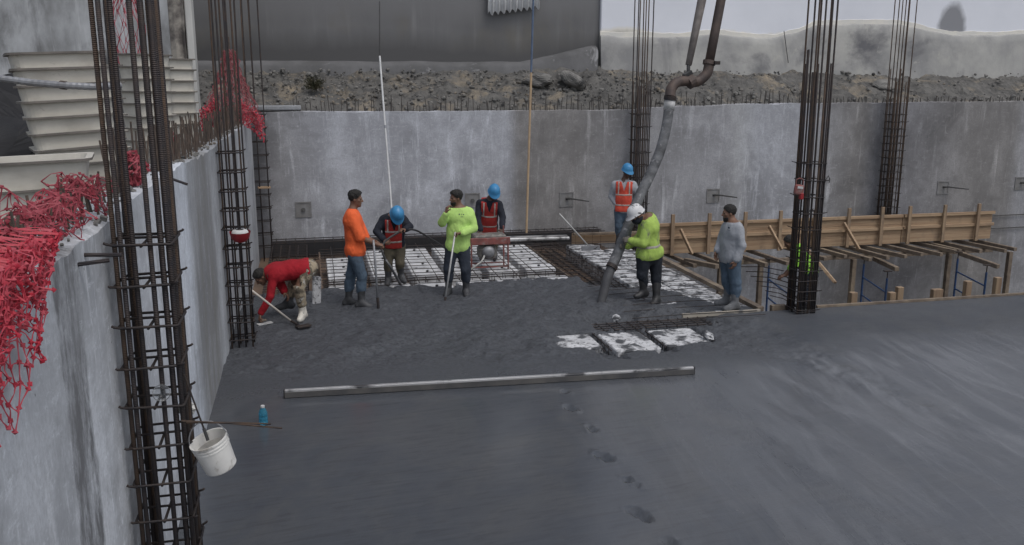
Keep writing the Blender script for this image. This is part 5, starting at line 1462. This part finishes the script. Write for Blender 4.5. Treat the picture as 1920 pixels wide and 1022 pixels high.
        for frac in (.22, .62):
            def bc(G, frac=frac): return np.maximum(vc(G), np.abs((G - pel) @ spine - L_ * frac) - .017)
            vf.build('reflective_band', band_m, VO, .0085, off=baggy + .026, cut=bc, fold=.010, seed=len(LOG) + 5)
        for i in (0, 1):
            cpt = SH[i] * .55 + che * .45
            def sc_(G, cpt=cpt): return np.maximum.reduce([vc(G), np.abs((G - cpt) @ shl) - .016, (pel + spine * L_ * .62 - G) @ spine])
            vf.build('reflective_band', band_m, VO, .0085, off=baggy + .025, cut=sc_, fold=.010, seed=len(LOG) + 5)
    return T, J, D

# 1 orange T-shirt, in profile
T1, J1, D1 = person('worker in a bright orange T-shirt and blue jeans standing in profile holding a pole', (664, 574, 0), (667, 373, 0), (1, -.18, -.1), (661, 394, 0),
    ((658, 405, -.17), (663, 403, .17)), ((675, 445, -.20), (684, 445, .13)), ((706, 458, -.14), (700, 452, .06)), ((1, .1, -.25), (.8, -.2, -.4)),
    ((663, 472, -.09), (669, 472, .09)), ((678, 517, -.10), (658, 515, .10)), ((677, 567, -.10), (653, 562, .10)), ((1, -.35, 0), (1, -.2, 0)),
    orange_m, 0.0, jean_m, boot_m, hair='curly', bulk=1.0, top_hem=.07, baggy=.030, boot_h=.27, palm=((.2, .3, -1), (.2, -.6, -.7)), curl=(1.1, 1.2), sc=1.02)
# 2 bent, blue helmet
T2, J2, D2 = person('worker in a blue helmet and red vest bending over a black hose, face hidden', (741, 530, 0), (744, 404, -.24), (.12, -.55, -.83), (739, 408, -.08),
    ((718, 411, -.02), (757, 411, -.02)), ((706, 434, -.10), (768, 425, -.14)), ((720, 450, -.28), (759, 430, -.30)), ((.5, -.6, -.3), (-.6, -.6, .1)),
    ((731, 459, .06), (748, 459, .06)), ((728, 493, -.06), (750, 494, -.06)), ((728, 523, 0), (752, 518, 0)), ((-.15, -1, 0), (.4, -1, 0)),
    navy_m, .9, olive_m, boot_m, hair=None, helmet=helm_b, vest=vest2_m, bulk=1.04, top_hem=.06, palm=((.6, -.2, -.6), (-.3, -.3, -.9)), curl=(1.2, 1.2))
# 3 lime long sleeves
T3, J3, D3 = person('worker in a clean lime shirt raising one hand to his mouth, leaning on a pole', (858, 549, 0), (855, 371, -.03), (-.92, -.42, -.06), (861, 391, 0),
    ((844, 397, -.03), (882, 399, .0)), ((829, 417, -.13), (888, 428, -.06)), ((836, 399, -.24), (865, 438, -.24)), ((.25, .1, 1), (-1, -.1, .0)),
    ((848, 463, 0), (868, 463, 0)), ((841, 504, -.06), (873, 505, -.08)), ((841, 543, 0), (874, 545, -.02)), ((-.35, -1, 0), (.05, -1, 0)),
    lime_m, .92, jeand_m, boot_m, prints=[(861, 399.5, .022, .030, print_m), (865.5, 399.5, .014, .030, print_m), (869, 400, .022, .026, print_m), (866, 404, .05, .012, print_m)], hair='full', beard=True, bulk=1.06, top_hem=.09, baggy=.02, palm=((1, .5, -.2), (0, -.5, -1)), curl=(.9, 1.3))
# 4 at the power unit
T4, J4, D4 = person('worker in a blue helmet and red vest over dark sleeves gripping the power unit', (915, 482, 0), (926, 362, -.24), (.12, -.8, -.58), (918, 373, -.13),
    ((899, 381, -.12), (936, 382, -.12)), ((896, 411, -.22), (943, 408, -.22)), ((901, 432, -.42), (941, 428, -.42)), ((.0, -.5, -.8), (-.05, -.5, -.8)),
    ((906, 428, .1), (924, 428, .1)), ((904, 455, .04), (927, 455, .04)), ((904, 476, .04), (927, 476, .04)), ((-.1, -1, 0), (.1, -1, 0)),
    navy_m, .92, olive_m, boot_m, skin=skin2_m, hair=None, helmet=helm_b, vest=vest2_m, bulk=1.02, top_hem=.05, palm=((0, -.7, -.5), (0, -.7, -.5)), curl=(1., 1.))
# 5 bent double in red
T5, J5, D5 = person('worker in a red shirt and camouflage trousers bent double over the fresh concrete', (568, 596, 0), (489, 519, 0), (-.62, -.22, -.75), (501, 513, 0),
    ((511, 517, -.16), (507, 507, .17)), ((507, 556, -.22), (524, 530, .12)), ((489, 588, -.20), (532, 545, .0)), ((-.35, 0, -1), (.5, -.2, -.6)),
    ((574, 507, -.09), (580, 500, .10)), ((561, 540, -.16), (551, 533, .14)), ((568, 587, -.10), (541, 567, .12)), ((-.35, -1, 0), (-1, -.1, 0)),
    redshirt_m, .95, camo_m, (bootw_m, boot_m), hair='short', bulk=1.05, top_hem=.03, baggy=.02, boot_h=.20, palm=((1, 0, -.2), (0, 0, -1)), curl=(1.2, .6))
# 6 vest, by the back wall
T6, J6, D6 = person('worker in blue helmet and orange vest standing hand on hip by the back wall', (1169, 456, 0), (1176, 322, 0), (.45, -.8, -.3), (1171, 338, .02),
    ((1152, 345, 0), (1189, 346, 0)), ((1146, 368, .05), (1197, 368, -.02)), ((1156, 384, -.06), (1190, 386, -.12)), ((.6, -.4, -.6), (-.7, -.3, -.3)),
    ((1161, 394, 0), (1177, 394, 0)), ((1160, 424, -.03), (1178, 424, -.03)), ((1160, 450, 0), (1179, 450, 0)), ((-.2, -1, 0), (.2, -1, 0)),
    greyshirt_m, .8, jean_m, boot_m, skin=skin2_m, hair=None, helmet=helm_b, vest=vest_m, bulk=1.02, top_hem=.05, palm=((.6, .3, -.3), (-.2, .8, 0)), curl=(.7, .9))
# 7 white helmet holding the pump hose
T7, J7, D7 = person('burly worker in a white helmet and splashed lime shirt steering the pump hose', (1220, 566, 0), (1193, 404, -.10), (-.82, -.38, -.5), (1208, 411, -.03),
    ((1217, 420, -.18), (1216, 412, .17)), ((1206, 456, -.24), (1200, 444, .12)), ((1183, 452, -.14), (1176, 462, .04)), ((-1, .15, .15), (-.9, -.35, .1)),
    ((1208, 479, -.09), (1228, 475, .08)), ((1204, 517, -.13), (1230, 520, .05)), ((1207, 546, -.07), (1231, 560, .0)), ((-.75, -.7, 0), (-.45, -1, 0)),
    limed_m, .93, black_tr_m, black_rubber, band=.28, hair=None, helmet=helm_w, bulk=1.20, top_hem=.07, baggy=.024, gloves=glove_m, boot_h=.34, boot_w=1.12, palm=((-.2, .9, -.3), (-.2, -.9, -.3)), curl=(.9, .9), mask=True)
# 8 grey shirt
T8, J8, D8 = person('bearded worker in a grey long-sleeved shirt and jeans standing idle at the deck edge', (1371, 581, 0), (1367, 399, 0), (-.95, -.28, -.12), (1374, 419, 0),
    ((1384, 427, -.16), (1364, 424, .15)), ((1390, 461, -.18), (1351, 455, .14)), ((1380, 488, -.2), (1345, 470, .02)), ((-.25, -.1, -1), (-.3, -.3, -1)),
    ((1376, 483, -.08), (1362, 482, .07)), ((1379, 529, -.08), (1364, 528, .07)), ((1378, 570, -.07), (1364, 561, .08)), ((-.85, -.6, 0), (-1, -.15, 0)),
    greyshirt_m, .93, jean_m, bootg_m, prints=[(1367, 424, .030, .030, print_m), (1367, 428, .042, .008, print_m)], hair='short', beard=True, bulk=1.08, top_hem=.08, baggy=.018, boot_h=.27, palm=((-.7, .6, 0), (.6, -.4, 0)), curl=(.55, .6))
# 9 in the pit, seen between the bars of the column
T9, J9, D9 = person('worker in a lime vest leaning over in the pit, half hidden by rebar bars', (1512, 604, -.89), (1480, 454, 0), (-.8, -.35, -.5), (1490, 464, 0),
    ((1497, 470, -.15), (1494, 467, .16)), ((1489, 500, -.2), (1487, 498, .2)), ((1474, 516, -.15), (1472, 514, .15)), ((-1, 0, -.4), (-1, 0, -.4)),
    ((1519, 512, -.09), (1521, 510, .09)), ((1512, 555, -.1), (1514, 555, .1)), ((1516, 590, -.1), (1518, 588, .1)), ((-1, -.1, 0), (-1, .1, 0)),
    cloth('bright_lime_vest', (.27, .58, .06), (.2, .4, .05), (.62, .9), .9), .3, jeand_m, boot_m, hair='short', bulk=1.05, top_hem=.06, palm=((0, .3, -1), (0, -.3, -1)), curl=(.6, .6))
for l in LOG: print('PERSON', *l)

# poles held by the two standing workers
t = stick('vibration_pole', 'grey metal pole held upright by the worker in the orange T-shirt', 'pole', [at(700, 450, y=13.55), at(704, 500, y=13.55), at(708, 560, y=13.5)], .017, grey_pipe_m)
MB().tube([at(708, 558, y=13.5), at(710, 584, y=13.48)], .022, 8).build('tip', tie_m, t)
hpos = J3((853, 439, -.28)); tip = at(834, 566, z=.0)
t = stick('metal_pole', 'shiny metal pole the worker in the clean lime shirt leans on', 'pole', [hpos + (hpos - tip) * .03, tip + (hpos - tip) * .07], .016, M('bright_tube', (.5, .5, .5), (.38, .38, .38), 6, rough=.4, metal=.3))
MB().tube([tip + (hpos - tip) * .07, tip - np.array([0, 0, .03])], .02, 8).build('tip', tie_m, t)
